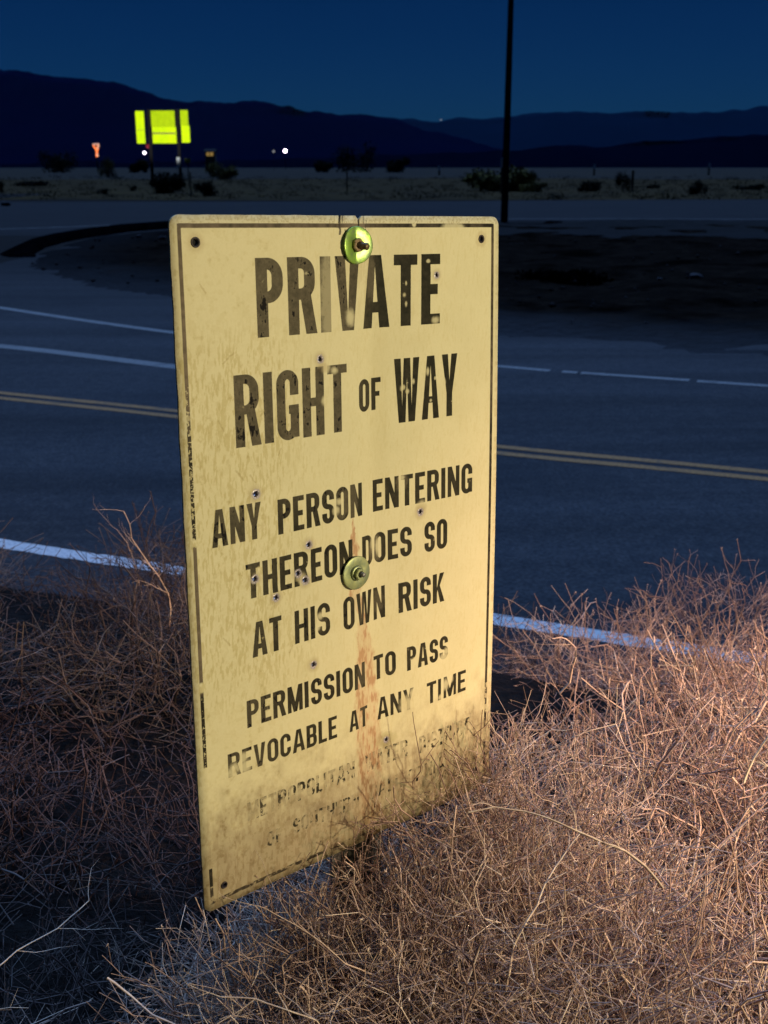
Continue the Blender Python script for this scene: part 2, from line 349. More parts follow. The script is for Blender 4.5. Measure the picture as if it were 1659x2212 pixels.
left = [(-2600, 200), (-1500, 120), (-700, 170), (-300, 140), (-80, 146), (0, 150), (50, 150), (100, 160), (150, 167), (210, 170), (270, 180), (330, 197), (380, 212), (420, 217), (500, 217), (560, 222), (620, 232), (680, 242), (740, 250), (830, 257), (900, 270), (1000, 300), (1150, 340), (1300, 356)]
far = [(100, 330), (400, 300), (620, 262), (740, 256), (830, 255), (900, 260), (960, 258), (1050, 256), (1100, 252), (1180, 243), (1260, 238), (1320, 241), (1400, 240), (1480, 243), (1560, 235), (1659, 230), (1800, 222), (2100, 240), (2500, 210), (3200, 250), (4200, 200)]
foot = [(-1500, 330), (-400, 345), (0, 352), (300, 350), (560, 344), (700, 338), (860, 330), (1100, 322), (1300, 312), (1480, 300), (1659, 290), (1850, 280), (2300, 300), (3000, 260), (4000, 300)]
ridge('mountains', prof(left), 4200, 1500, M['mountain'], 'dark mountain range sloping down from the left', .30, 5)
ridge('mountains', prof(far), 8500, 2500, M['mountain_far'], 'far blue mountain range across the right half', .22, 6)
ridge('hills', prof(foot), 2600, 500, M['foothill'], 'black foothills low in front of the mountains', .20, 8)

# ------------------------------------------------------------------ far things
def bush_mesh(name, rx, ry, h, n, leaf, seed, lumps=9):
    r = np.random.default_rng(seed)
    c = np.stack([r.uniform(-.6, .6, lumps) * rx, r.uniform(-.6, .6, lumps) * ry, r.uniform(.15, .62, lumps) * h], 1)
    rad = r.uniform(.28, .5, lumps)
    k = r.integers(0, lumps, n); d = r.normal(size=(n, 3)); d /= np.linalg.norm(d, axis=1)[:, None]
    q = r.uniform(.35, 1.12, n)[:, None]
    p = c[k] + d * q * rad[k][:, None] * np.array([rx, ry, h * .8]); p[:, 2] = np.abs(p[:, 2])
    a = r.normal(size=(n, 3)); a /= np.linalg.norm(a, axis=1)[:, None]; b = np.cross(a, d); b /= np.linalg.norm(b, axis=1)[:, None] + 1e-6
    s = (leaf * r.uniform(.5, 1.3, n))[:, None]
    V = np.stack([p - a * s, p + b * s * .5, p + a * s, p - b * s * .5], 1).reshape(-1, 3)
    return fast_mesh(name, V, np.arange(n * 4).reshape(-1, 4))
def stem_mesh(name, h, r, seed, n=6, spread=.5):
    rr = random.Random(seed); P0 = []; P1 = []; R = []
    for i in range(n):
        a = rr.uniform(0, 6.28); d = Vector((math.cos(a) * spread, math.sin(a) * spread, 1)).normalized()
        p = Vector((0, 0, -.05)); q = p + d * h * rr.uniform(.5, .8); m_ = (p + q) / 2 + Vector((rr.uniform(-.05, .05) * h, rr.uniform(-.05, .05) * h, 0))
        P0 += [p, m_]; P1 += [m_, q]; R += [(r, r * .7), (r * .7, r * .35)]
    return tubes(name, np.array(P0), np.array(P1), np.array(R))
def tubes(name, P0, P1, R, tone=None):
    """triangular prisms from P0 to P1, end radii R (n,2)"""
    n = len(P0); d = P1 - P0; L = np.linalg.norm(d, axis=1)[:, None] + 1e-9; d = d / L
    ref = np.where(np.abs(d[:, 2:3]) < .9, np.array([[0, 0, 1.]]), np.array([[1., 0, 0]]))
    a = np.cross(d, ref); a /= np.linalg.norm(a, axis=1)[:, None]; b = np.cross(d, a)
    V = np.zeros((n, 6, 3))
    for k in range(3):
        o = a * math.cos(k * 2.0944) + b * math.sin(k * 2.0944)
        V[:, k] = P0 + o * R[:, 0:1]; V[:, 3 + k] = P1 + o * R[:, 1:2]
    base = np.arange(n)[:, None] * 6
    F = np.concatenate([base + np.array([[k, (k + 1) % 3, 3 + (k + 1) % 3, 3 + k]]) for k in range(3)], 0)
    me = fast_mesh(name, V.reshape(-1, 3), F)
    if tone is not None:
        at = me.attributes.new('tone', 'FLOAT', 'POINT'); at.data.foreach_set('value', np.repeat(tone, 6).astype(np.float32))
    return me
def bush(x, y, rx, h, pale, label, seed, ry=None, n=1500, group=None, name='desert_bush', z=0):
    e = empty(name, (x, y, z)); tag(e, label, 'bush', group)
    link('foliage', bush_mesh('foliage', rx, ry or rx, h, n, rx * .07 + .03, seed), M['leaf_pale' if pale else 'leaf_dark'], e)
    link('stem', stem_mesh('stem', h, rx * .03 + .01, seed), M['post'], e)
    return e
def at(px, py, z=0):
    """point of the level ground seen at a place of the picture"""
    p = math.radians(17.27); X = (px - 829.5) / 2400; Yd = (py - 1106) / 2400
    d = (X, math.cos(p) - Yd * math.sin(p), -math.sin(p) - Yd * math.cos(p)); k = (z - CAM_H) / d[2]
    return d[0] * k, d[1] * k
G_B = 'bushes on the desert flat beyond the far road'
def elev(py, d):
    return CAM_H + d * math.tan(math.atan((1106 - py) / 2400) - math.radians(17.27))
def put_bush(px, py, wpx, hpx, pale, label, seed, n=1500, group=G_B, name='desert_bush'):
    x, y = at(px, py); s = math.hypot(x, y) / 2400
    return bush(x, y, wpx * s / 2, hpx * s * 1.1, pale, label, seed, n=n, group=group, name=name)
put_bush(1082, 413, 160, 48, True, 'large pale olive bush behind the foot of the tall dark pole', 21, 2600)
put_bush(482, 388, 72, 34, True, 'pale olive bush right of the lime green sign, beyond a dark bush', 22, 1500)
put_bush(372, 418, 84, 42, False, 'large black bush right under the lime green sign', 23, 2200)
put_bush(445, 424, 56, 34, False, 'black bush below the pale olive bush, right of the one under the lime sign', 24, 1500)
put_bush(338, 404, 34, 18, False, 'small black bush at the left foot of the lime green sign', 25, 700)
put_bush(232, 382, 44, 38, True, 'rounded bush below the orange neon sign', 26, 1100)
put_bush(240, 386, 30, 22, False, 'dark low bush in front of the rounded bush below the neon sign', 27, 700)
put_bush(222, 420, 26, 14, False, 'tiny dark bush on the brown flat left of the black bush under the lime sign', 28, 500)
put_bush(292, 413, 22, 12, False, 'tiny dark bush nearest the left post of the lime sign', 29, 500)
put_bush(0, 417, 26, 26, False, 'dark bush cut off by the left edge of the view', 30, 700)
put_bush(1345, 413, 40, 40, False, 'dark upright bush just left of the grey marker post', 31, 1000)
put_bush(1270, 414, 60, 22, False, 'low dark bush between the pole and the grey marker post', 32, 900)
put_bush(1502, 420, 56, 27, False, 'dark round bush right of the grey marker post', 33, 1100)
put_bush(1625, 410, 70, 11, False, 'long low dark bush by the right edge of the view', 34, 700)
put_bush(1410, 408, 34, 10, False, 'tiny dark bush right behind the grey marker post', 35, 400)
put_bush(70, 402, 90, 10, False, 'long low dark scrub on the flat at far left', 36, 500)
put_bush(1150, 415, 70, 24, True, 'low pale bush at the right flank of the large olive bush', 37, 800)
G_T = 'dark trees at the foot of the mountains'
for i, (px, py, wp, hp, lb) in enumerate([(122, 357, 100, 52, 'black tree clump on the plain at the far left'), (765, 363, 120, 62, 'black tree clump in the middle of the view, on the horizon'),
        (700, 363, 40, 22, 'low black tree just left of the middle clump on the horizon'), (300, 358, 44, 26, 'small black tree behind the left post of the lime sign'),
        (690 + 170, 364, 60, 30, 'low black tree right of the middle clump on the horizon')]):
    d = 420; x = (px - 829.5) / 2400 * d * .955; s = d / 2400
    e = empty('desert_tree', (x, d, .3)); tag(e, lb, 'tree', G_T)
    link('crown', bush_mesh('crown', wp * s / 2, wp * s / 2, hp * s * 1.15, 1300, .55, 50 + i), M['leaf_dark'], e)
    link('trunk', stem_mesh('trunk', hp * s * .7, .18, 60 + i, n=4, spread=.35), M['post'], e)
# small tufts everywhere on the flat
r = np.random.default_rng(99); P = []
for k in range(900):
    y = 80 + 160 * r.random() ** 1.6; P.append((r.uniform(-.42, .42) * y, y, r.uniform(.05, .22) * (1 + y / 200)))
P = np.array(P); n = 26; K = len(P) * n
c = np.repeat(P, n, 0); o = r.normal(size=(K, 3)) * c[:, 2:3] * np.array([1.6, 1.6, .6]); o[:, 2] = np.abs(o[:, 2])
pp = np.stack([c[:, 0], c[:, 1], np.zeros(K)], 1) + o; a = r.normal(size=(K, 3)); a /= np.linalg.norm(a, axis=1)[:, None]
b = r.normal(size=(K, 3)); b /= np.linalg.norm(b, axis=1)[:, None]; s = c[:, 2:3] * .35
Vt = np.stack([pp - a * s, pp + b * s, pp + a * s], 1).reshape(-1, 3)
tag(link('desert_scrub', fast_mesh('scrub', Vt, np.arange(K * 3).reshape(-1, 3)), M['leaf_dark']), 'sparse low scrub dotted over the desert flat', 'scrub', kind='stuff')

# black mat standing in for a shaded hollow on the island; a dark tuft
for px, py, wp, hp, lb, sd in [(1215, 612, 210, 24, 'flat black mat standing in for a shaded hollow in the dirt island', 41), (1196, 486, 44, 9, 'tiny dark tuft on the gravel shoulder right of the pole foot', 43)]:
    x, y = at(px, py, .03); s = math.hypot(x, y) / 2400
    e = empty('dark_clump', (x, y, .0)); tag(e, lb, 'brush')
    link('foliage', bush_mesh('foliage', wp * s / 2, wp * s / 4, hp * s * 1.3, 2600, .07 if hp > 5 else .03, sd, 14), M['kerb'], e)  # for the first clump this is the mat standing in for the shaded hollow
def rock(px, py, wp, lb, sd, mat='stone'):
    x, y = at(px, py, .1); s = math.hypot(x, y) / 2400; rr = random.Random(sd)
    bm = bmesh.new(); bmesh.ops.create_icosphere(bm, subdivisions=2, radius=wp * s / 2)
    for v_ in bm.verts: v_.co = Vector((v_.co.x, v_.co.y * .7, v_.co.z * .5)) * rr.uniform(.78, 1.15)
    me = bpy.data.meshes.new('rock'); bm.to_mesh(me); bm.free()
    o = link('rock', me, M[mat]); o.location = (x, y, .12); tag(o, lb, 'rock', 'pale rocks on the dirt')
for a_ in [(1501, 600, 30, 'largest pale rock on the dark dirt island', 1), (1424, 605, 13, 'small pale rock left of the largest one on the island', 2), (1236, 696, 8, 'tiny pale stone near the near edge of the dirt island', 3),
           (12, 441, 20, 'grey rock on the roadside at the left edge of the view', 4), (1395, 700, 9, 'tiny pale stone in the middle of the dirt island', 5), (300, 512, 14, 'pale stone on the island near its kerb', 6), (350, 515, 18, 'pale stone on the island beside the upper left of the white sign', 7)]: rock(*a_)

r = np.random.default_rng(77); n = 520; yy = 14.5 + 30 * r.random(n) ** 1.5; xx = r.uniform(-.36, .42, n) * yy; ok = (yy > 18.4 - .45 * xx) & (xx > -9 + .12 * np.abs(yy - 34)) & (yy > 20 - 1.2 * (xx + 5)); xx, yy = xx[ok], yy[ok]; n = len(xx)
o3 = np.array([[1, 0, 0], [-1, 0, 0], [0, 1, 0], [0, -1, 0], [0, 0, .7], [0, 0, -.6]]); fc = np.array([[0, 2, 4], [2, 1, 4], [1, 3, 4], [3, 0, 4], [2, 0, 5], [1, 2, 5], [3, 1, 5], [0, 3, 5]])
sz = r.uniform(.012, .045, n) * (1 + yy / 40); Vg = (np.stack([xx, yy, np.full(n, .10)], 1)[:, None] + o3[None] * sz[:, None, None] * r.uniform(.6, 1.3, (n, 6, 1))).reshape(-1, 3)
tag(link('gravel', fast_mesh('gravel', Vg, (fc[None] + np.arange(n)[:, None, None] * 6).reshape(-1, 3)), material('gravel_stone', (.030, .028, .028), 1, 0, (2, (.014, .012, .012), .4, .6), spec=0)), 'small loose stones strewn over the dark dirt island', 'gravel', kind='stuff')

# ------------------------------------------------------------------ tall pole
px_, py_ = 4.7, 44.9
e = empty('tall_pole', (px_, py_, .05)); tag(e, 'tall black steel pole rising out of view at the road side', 'pole')
v, f = lathe([(.15, 0), (.145, .3), (.125, 5), (.075, 14.5), (.01, 14.52)], 20); link('shaft', mesh('shaft', v, f, True), M['pole'], e)
v, f = lathe([(.21, -.06), (.21, .07), (.15, .09), (.01, .1)], 8); link('base_plate', mesh('base_plate', v, f), M['pole'], e)
for x0, y0, lb in [(-.28, 62, 0)]:
    pass
x, y = at(1083, 418)
e = empty('marker_post', (x, y, 0)); tag(e, 'thin pale marker post close behind the tall black pole', 'post', 'thin marker posts on the desert flat')
box('shaft', (-.11, .11, -.05, .05, -.1, 2.9), M['post'], e, .01); box('reflector', (-.12, .12, -.075, -.055, 2.1, 2.9), M['marker'], e)
def marker(px, pb, ht, wd, lb):
    x, y = at(px, pb); s = math.hypot(x, y) / 2400; h = (pb - ht) * s
    e = empty('marker_post', (x, y, 0)); tag(e, lb, 'post', 'thin marker posts on the desert flat')
    box('shaft', (-wd * s / 2, wd * s / 2, -.05, .05, -.1, h), M['post'], e, .008)
    box('cap', (-wd * s / 2 - .01, wd * s / 2 + .01, -.06, .06, h, h + .05), M['post'], e)
marker(1365, 414, 374, 5, 'thickest grey marker post on the right, beside a dark upright bush')
marker(750, 418, 376, 3, 'thin grey post standing alone on the brown flat above the white sign')
marker(413, 419, 378, 3, 'thin grey post just right of the lime green sign')
for i, (px, pt, ph, lb) in enumerate([(1532, 352, 16, 'short pale marker far off on the right'), (1284, 354, 12, 'short pale marker far off between the pole and the grey post'), (949, 357, 8, 'tiny pale marker far off left of the pole')]):
    d = 300; s = d / 2400; x = (px - 829.5) * s * .955
    e = empty('marker_post', (x, d, 0)); tag(e, lb, 'post', 'thin marker posts on the desert flat'); zt = elev(pt, d)
    box('shaft', (-.25, .25, -.1, .1, 0, zt), M['post'], e, .02); box('reflector', (-.27, .27, -.13, -.105, zt - 1.2, zt - .1), M['marker'], e)

# ------------------------------------------------------------------ lime green sign seen far off
SY = 127.0; s = SY / 2400 * 1.0
def gx(px): return (px - 829.5) * SY / 2400 * .955
def gzz(py): return elev(py, SY)
e = empty('road_sign', (gx(356), SY, 0)); tag(e, 'far lime green road sign glowing in the headlights on two dark posts', 'sign')
x0 = gx(356)
def panel(nm, xa, xb, ya, yb, mat, dy=0, par=e):
    lean = .0
    return box(nm, (gx(xa) - x0, gx(xb) - x0, -.05 - dy, -dy, gzz(yb), gzz(ya)), mat, par, .012)
p1 = panel('side_panel', 299.5, 317.5, 240, 310, M['reflective']); p2 = panel('centre_panel', 332.5, 383, 239, 274, M['reflective_dim'])
panel('centre_panel', 333.5, 384.5, 274.2, 309.5, M['reflective'])
panel('side_panel', 395, 411.5, 238, 271, M['reflective_dim']); panel('side_panel', 396, 413.5, 271.2, 308, M['reflective'])
box('seam', (gx(334) - x0, gx(383) - x0, -.07, -.055, gzz(290), gzz(286)), M['tape'], p2)
box('seam', (gx(300) - x0, gx(317) - x0, -.06, -.052, gzz(281), gzz(280)), M['tape'], p1)
for xa in (327.5, 388.5):
    box('post', (gx(xa) - x0 - .16, gx(xa) - x0 + .16, .0, .3, -.3, gzz(236)), M['pole'], e, .02)
    for zb in (250, 300): box('bracket', (gx(xa) - x0 - .5, gx(xa) - x0 + .5, .002, .006, gzz(zb) - .05, gzz(zb) + .05), M['pole'], e)
# little object marker beside it
e2 = empty('object_marker', (gx(393), SY - 2, 0)); tag(e2, 'narrow white marker plate in front of the right post of the lime sign', 'marker')
box('plate', (-.18, .18, -.03, 0, gzz(361), gzz(340)), M['marker'], e2, .03); box('post', (-.05, .05, .0, .06, -.1, gzz(342)), M['galv'], e2)
e3 = empty('small_sign', (gx(402.5), SY + 1, 0)); tag(e3, 'small dull green plate low beside the right post of the lime sign', 'sign')
box('plate', (-.32, .32, -.03, 0, gzz(351), gzz(342)), M['tape'], e3, .02); box('post', (-.05, .05, .0, .06, -.1, gzz(343)), M['pole'], e3)

# ------------------------------------------------------------------ far lights
def far_lamp(px, py, r_, d, mat, lb, h=None):
    s = d / 2400; x = (px - 829.5) * s * .955; z = elev(py, d)
    e = empty('distant_lamp', (x, d, 0)); tag(e, lb, 'lamp', 'small lamps far off on the plain')
    box('post', (-.09, .09, -.09, .09, -.3, z - r_ * s), M['pole'], e)
    bm = bmesh.new(); bmesh.ops.create_uvsphere(bm, u_segments=16, v_segments=10, radius=r_ * s); bmesh.ops.scale(bm, vec=(1, .6, 1), verts=bm.verts)
    me = bpy.data.meshes.new('bulb'); bm.to_mesh(me); bm.free(); me.shade_smooth(); o = link('bulb', me, M[mat], e); o.location.z = z
    box('shade', (-r_ * s * .7, r_ * s * .7, -r_ * s * .7, r_ * s * .7, z + r_ * s, z + r_ * s * 1.3), M['pole'], e)
far_lamp(617, 326, 3.3, 700, 'lamp_white', 'brightest white lamp on the plain, centre left')
far_lamp(314, 330, 2.8, 620, 'lamp_white2', 'white lamp just left of the lime sign posts')
far_lamp(592, 327, 2.4, 700, 'lamp_dim', 'faint lamp just left of the brightest white lamp')
far_lamp(322, 316, 4.0, 625, 'lamp_red', 'faint red lamp just under the left panel of the lime sign')
d = 5200; s = d / 2400; bm = bmesh.new(); bmesh.ops.create_icosphere(bm, subdivisions=2, radius=1.6 * s); me = bpy.data.meshes.new('bulb'); bm.to_mesh(me); bm.free()
me2 = me; e = empty('distant_lamp', ((951 - 829.5) * s * .955, d, elev(259, d))); tag(e, 'tiny dim lamp up on the skyline of the mountains', 'lamp', 'small lamps far off on the plain')
link('bulb', me, M['lamp_dim'], e); box('post', (-.3, .3, -.3, .3, -40, -1.6 * s), M['pole'], e)
# orange neon sign
d = 520; s = d / 2400; nx0 = (210 - 829.5) * s * .955
def nz(py): return elev(py, d)
e = empty('neon_sign', (nx0, d, 0)); tag(e, 'tall orange neon sign glowing far off at left', 'sign')
box('post', (-.3, .3, .35, .8, -.3, nz(313)), M['pole'], e)
for xa, za, xb, zb, wd, mt in [(-6, 312, 7, 311, 2.6, 'neon2'), (-5.5, 314, 1, 324, 3.2, 'neon'), (7, 313, 3, 322, 3.6, 'neon2'), (-3, 320, 5, 323, 3, 'neon'), (1, 324, 1.5, 331, 5, 'neon'), (1, 331, 3, 338, 4, 'neon2'), (-1, 334, 1, 339, 3, 'neon'), (2, 315, 4, 318, 2.4, 'neon')]:
    p0 = np.array([[xa * s, 0, nz(za)]]); p1_ = np.array([[xb * s, 0, nz(zb)]])
    link('neon_tube', tubes('neon_tube', p0, p1_, np.array([[wd * s / 2, wd * s / 2]])), M[mt], e)
# little building with a lit window
d = 560; s = d / 2400; e = empty('cabin', ((454 - 829.5) * s * .955, d, 0)); tag(e, 'tiny cabin with a dim lit window right of the lime sign', 'cabin')
box('wall', (-2.4, 2.6, 0, 4, 0, elev(327, d)), M['wall'], e); v = [(-2.8, -.4, 0), (3, -.4, 0), (3, 4.4, 0), (-2.8, 4.4, 0), (-2.8, 2, 1.2), (3, 2, 1.2)]
o = link('roof', mesh('roof', v, [(0, 1, 5, 4), (2, 3, 4, 5), (0, 4, 3), (1, 2, 5), (0, 3, 2, 1)]), M['pole'], e); o.location.z = elev(327, d) + .01
box('window', (-1.5, -.2, -.06, -.01, elev(337, d), elev(329, d)), M['window'], e); box('window', (.2, 1.7, -.06, -.01, elev(337, d), elev(329, d)), M['window'], e)

# ------------------------------------------------------------------ the sign: print
PX = 3.0; SW, SH = 457.0, 750.0; TW, TH = int(SW * PX), int(SH * PX)
def rr_mask(X, Y, x0, y0, x1, y1, tl=0, tr=0, br=0, bl=0):
    m = (X >= x0) & (X <= x1) & (Y >= y0) & (Y <= y1)
    for r_, cx, cy, sx, sy in ((tl, x0, y0, 1, 1), (tr, x1, y0, -1, 1), (br, x1, y1, -1, -1), (bl, x0, y1, 1, -1)):
        if r_ <= 0: continue
        ax = cx + sx * r_; ay = cy + sy * r_
        m &= ~(((X - ax) * sx < 0) & ((Y - ay) * sy < 0) & ((X - ax) ** 2 + (Y - ay) ** 2 > r_ * r_))
    return m
def poly_mask(X, Y, pts):
    c = np.zeros(X.shape, bool); n = len(pts); j = n - 1
    for i in range(n):
        xi, yi = pts[i]; xj, yj = pts[j]
        if yi != yj: c ^= ((yi > Y) != (yj > Y)) & (X < (xj - xi) * (Y - yi) / (yj - yi) + xi)
        j = i
    return c
WID = dict(A=.53, B=.45, C=.45, D=.46, E=.39, F=.37, G=.46, H=.47, I=.0, K=.48, L=.37, M=.60, N=.49, O=.46, P=.45, R=.49, S=.45, T=.44, U=.46, V=.48, W=.71, Y=.49)
def glyph(ch, X, Y, w_, t):
    """condensed gothic capital in a box w_ x 1, y downwards, stem t"""
    hb = t * .82                                       # thickness of the horizontal strokes
    R_ = w_ / 2
    def ring(x0, y0, x1, y1, c=(1, 1, 1, 1), rad=None):
        r_ = rad or min((x1 - x0) / 2, (y1 - y0) / 2); ri = max(r_ - t * .92, .025)
        o_ = rr_mask(X, Y, x0, y0, x1, y1, *[r_ * k for k in c]); i_ = rr_mask(X, Y, x0 + t, y0 + hb, x1 - t, y1 - hb, *[ri * k for k in c])
        return o_ & ~i_
    B = lambda x0, y0, x1, y1: (X >= x0) & (X <= x1) & (Y >= y0) & (Y <= y1)
    if ch == 'O': return ring(0, 0, w_, 1)
    if ch == 'C': return ring(0, 0, w_, 1) & ~B(w_ / 2, .37, 2, .63)
    if ch == 'G': return (ring(0, 0, w_, 1) & ~B(w_ / 2, .36, 2, .50)) | B(w_ * .54, .50, w_, .50 + hb) | B(w_ - t * .75, .5, w_, .97)
    if ch == 'S':
        u = ring(0, 0, w_, .5 + hb / 2) & ~B(w_ / 2, .31, 2, .5 - hb / 2) & ~B(w_ / 2, .5 - hb / 2, 2, .6)
        l = ring(0, .5 - hb / 2, w_, 1) & ~B(-1, .5 + hb / 2, w_ / 2, .69) & ~B(-1, .4, w_ / 2, .5 + hb / 2)
        return u | l
    if ch == 'D': return ring(0, 0, w_, 1, (0, 1, 1, 0), w_ * .5)
    if ch == 'P': return ring(0, 0, w_, .57, (0, 1, 1, 0), .24 if w_ > .3 else .2) | B(0, 0, t, 1)
    if ch == 'B': return ring(0, 0, w_ * .97, .5 + hb / 2, (0, 1, 1, 0), .2) | ring(0, .5 - hb / 2, w_, 1, (0, 1, 1, 0), .22)
    if ch == 'R': return ring(0, 0, w_ * .97, .55, (0, 1, 1, 0), .22) | B(0, 0, t, 1) | poly_mask(X, Y, [(w_ * .42, .46), (w_ * .42 + t, .46), (w_ * 1.03, 1), (w_ * 1.03 - t * 1.05, 1)])
    if ch == 'U': return ring(0, -.5, w_, 1, (0, 0, 1, 1), w_ / 2) & (Y >= 0)
    if ch == 'I': return B(0, 0, t, 1)
    if ch == 'T': return B(0, 0, w_, hb) | B(w_ / 2 - t / 2, 0, w_ / 2 + t / 2, 1)
    if ch == 'L': return B(0, 0, t, 1) | B(0, 1 - hb, w_, 1)
    if ch == 'E': return B(0, 0, t, 1) | B(0, 0, w_, hb) | B(0, 1 - hb, w_, 1) | B(0, .5 - hb / 2, w_ * .88, .5 + hb / 2)
    if ch == 'F': return B(0, 0, t, 1) | B(0, 0, w_, hb) | B(0, .5 - hb / 2, w_ * .88, .5 + hb / 2)
    if ch == 'H': return B(0, 0, t, 1) | B(w_ - t, 0, w_, 1) | B(0, .5 - hb / 2, w_, .5 + hb / 2)
    if ch == 'N': return B(0, 0, t * .9, 1) | B(w_ - t * .9, 0, w_, 1) | poly_mask(X, Y, [(0, 0), (t * 1.0, 0), (w_, 1), (w_ - t * 1.0, 1)])
    if ch == 'M': return B(0, 0, t * .88, 1) | B(w_ - t * .88, 0, w_, 1) | poly_mask(X, Y, [(0, 0), (t * 1.0, 0), (w_ / 2, .62), (w_ - t, 0), (w_, 0), (w_ / 2 + t * .42, 1), (w_ / 2 - t * .42, 1)])
    if ch == 'A': return (poly_mask(X, Y, [(w_ / 2 - t * .62, 0), (w_ / 2 + t * .62, 0), (w_, 1), (w_ - t, 1), (w_ / 2, .15), (t, 1), (0, 1)]) | (B(w_ * .22, .64, w_ * .78, .64 + hb)))
    if ch == 'V': return poly_mask(X, Y, [(0, 0), (t, 0), (w_ / 2, .8), (w_ - t, 0), (w_, 0), (w_ / 2 + t * .6, 1), (w_ / 2 - t * .6, 1)])
    if ch == 'W': return poly_mask(X, Y, [(0, 0), (t, 0), (w_ * .31, .74), (w_ * .5 - t * .5, 0), (w_ * .5 + t * .5, 0), (w_ * .69, .74), (w_ - t, 0), (w_, 0), (w_ * .69 + t * .52, 1), (w_ * .69 - t * .52, 1), (w_ * .5, .3), (w_ * .31 + t * .52, 1), (w_ * .31 - t * .52, 1)])
    if ch == 'Y': return poly_mask(X, Y, [(0, 0), (t * 1.05, 0), (w_ / 2, .42), (w_ - t * 1.05, 0), (w_, 0), (w_ / 2 + t / 2, .62), (w_ / 2 + t / 2, 1), (w_ / 2 - t / 2, 1), (w_ / 2 - t / 2, .62)])
    if ch == 'K': return B(0, 0, t, 1) | poly_mask(X, Y, [(t * .8, .62), (w_ - t * 1.1, 0), (w_, 0), (w_ * .62, .42), (w_ * 1.03, 1), (w_ * 1.03 - t * 1.1, 1), (w_ * .42, .56), (t * .8, .78)])
    return np.zeros(X.shape, bool)
ink = np.zeros((TH, TW), np.float32)
def word(txt, u0, u1, v0, v1, t):
    H_ = v1 - v0; W_ = [(WID[c] if c != 'I' else t) for c in txt]
    gap = .08
    nat = sum(W_) * H_ + gap * H_ * (len(txt) - 1); k = (u1 - u0) / nat
    x = u0
    for c, wg in zip(txt, W_):
        wm = wg * H_ * k; ss = 3
        xa = int((x - 2) * PX); xb = int((x + wm + 3) * PX) + 1; ya = int((v0 - 1) * PX); yb = int((v1 + 1) * PX) + 1
        gx_ = (np.arange((xb - xa) * ss) + .5) / ss + xa; gy_ = (np.arange((yb - ya) * ss) + .5) / ss + ya
        X, Y = np.meshgrid(gx_ / PX, gy_ / PX)
        m = glyph(c, (X - x) / H_, (Y - v0) / H_, wm / H_, t * min(1, k * 1.0) if k < 1 else t).astype(np.float32)
        m = m.reshape(yb - ya, ss, xb - xa, ss).mean((1, 3)); ink[ya:yb, xa:xb] = np.maximum(ink[ya:yb, xa:xb], m)
        x += wm + gap * H_ * k
word('PRIVATE', 97, 359, 42, 122, .19)
word('RIGHT', 65, 216, 158, 233, .182); word('OF', 235, 271, 178, 215, .185); word('WAY', 290, 388, 159, 234, .182)
word('ANY', 31, 93, 294, 334, .182); word('PERSON', 115, 238, 296, 335, .182); word('ENTERING', 257, 415, 297, 335, .182)
word('THEREON', 71, 221, 360, 399, .182); word('DOES', 237, 315, 361, 398, .182); word('SO', 335, 373, 361, 399, .182)
word('AT', 76, 116, 427, 467, .182); word('HIS', 134, 185, 427, 466, .165); word('OWN', 205, 274, 428, 468, .165); word('RISK', 294, 368, 430, 468, .182)
word('PERMISSION', 66, 238, 515, 547, .185); word('TO', 254, 289, 514, 545, .19); word('PASS', 306, 375, 515, 546, .19)
word('REVOCABLE', 39, 192, 570, 598, .185); word('AT', 211, 241, 572, 598, .185); word('ANY', 259, 316, 570, 598, .185); word('TIME', 338, 408, 571, 600, .185)
word('METROPOLITAN', 62, 218, 637, 660, .18); word('WATER', 236, 306, 637, 660, .18); word('DISTRICT', 325, 416, 640, 663, .18)
word('OF', 87, 108, 684, 702, .18); word('SOUTHERN', 124, 224, 681, 700, .18); word('CALIFORNIA', 244, 370, 680, 700, .18)
U, Vv = np.meshgrid((np.arange(TW) + .5) / PX, (np.arange(TH) + .5) / PX); U = U.astype(np.float32); Vv = Vv.astype(np.float32)
def frame(d0, d1):
    d = np.minimum(np.minimum(U - 0, SW - U), np.minimum(Vv, SH - Vv)); return sst(d0 - .35, d0, d) * (1 - sst(d1, d1 + .35, d))
border = frame(8.6, 12.4)
R3 = np.random.default_rng(17)
nA = fbm(TH, TW, 46, R3, 5); nB = fbm(TH, TW, 16, R3, 4); nC = fbm(TH, TW, 5, R3, 3); nD = fbm(TH, TW, 130, R3, 3); nE = fbm(TH, TW, 10, R3, 3, 3.2)
# slanted streaks
sh = (fbm(TH + TW, TW, 7, R3, 4, 4.0)); idx = (np.arange(TH)[:, None] + (np.arange(TW)[None, :] * .75).astype(int)); streak = sh[idx, np.arange(TW)[None, :]]
def ell(u, v, ru, rv, s=1.0, soft=.35):
    d = np.sqrt(((U - u) / ru) ** 2 + ((Vv - v) / rv) ** 2); return s * (1 - sst(1 - soft, 1 + soft, d + (nB - .5) * .7))
C3 = lambda *c: np.array(c, np.float32)
base = np.ones((TH, TW, 3), np.float32) * C3(.625, .575, .345)
def mixin(img, m, col): img += (C3(*col) - img) * m[..., None]
def mul(img, m, col): img *= (1 - m[..., None] * (1 - C3(*col)))
mul(base, sst(.35, .75, nD) * .16, (.8, .78, .7)); mul(base, sst(.45, .75, nA) * .12, (.85, .8, .65)); mul(base, sst(.3, .8, nC) * .10, (.7, .7, .6))
leftw = 1 - sst(90, 190, U + (nA - .5) * 90); mid = sst(90, 150, Vv) * (1 - sst(470, 560, Vv))
mul(base, leftw * mid * sst(.50, .64, streak) * .55, (.72, .66, .46)); mul(base, leftw * sst(.50, .7, nB) * .22, (.8, .75, .6))
mul(base, (1 - leftw) * sst(.56, .72, streak) * .2, (.8, .74, .55))
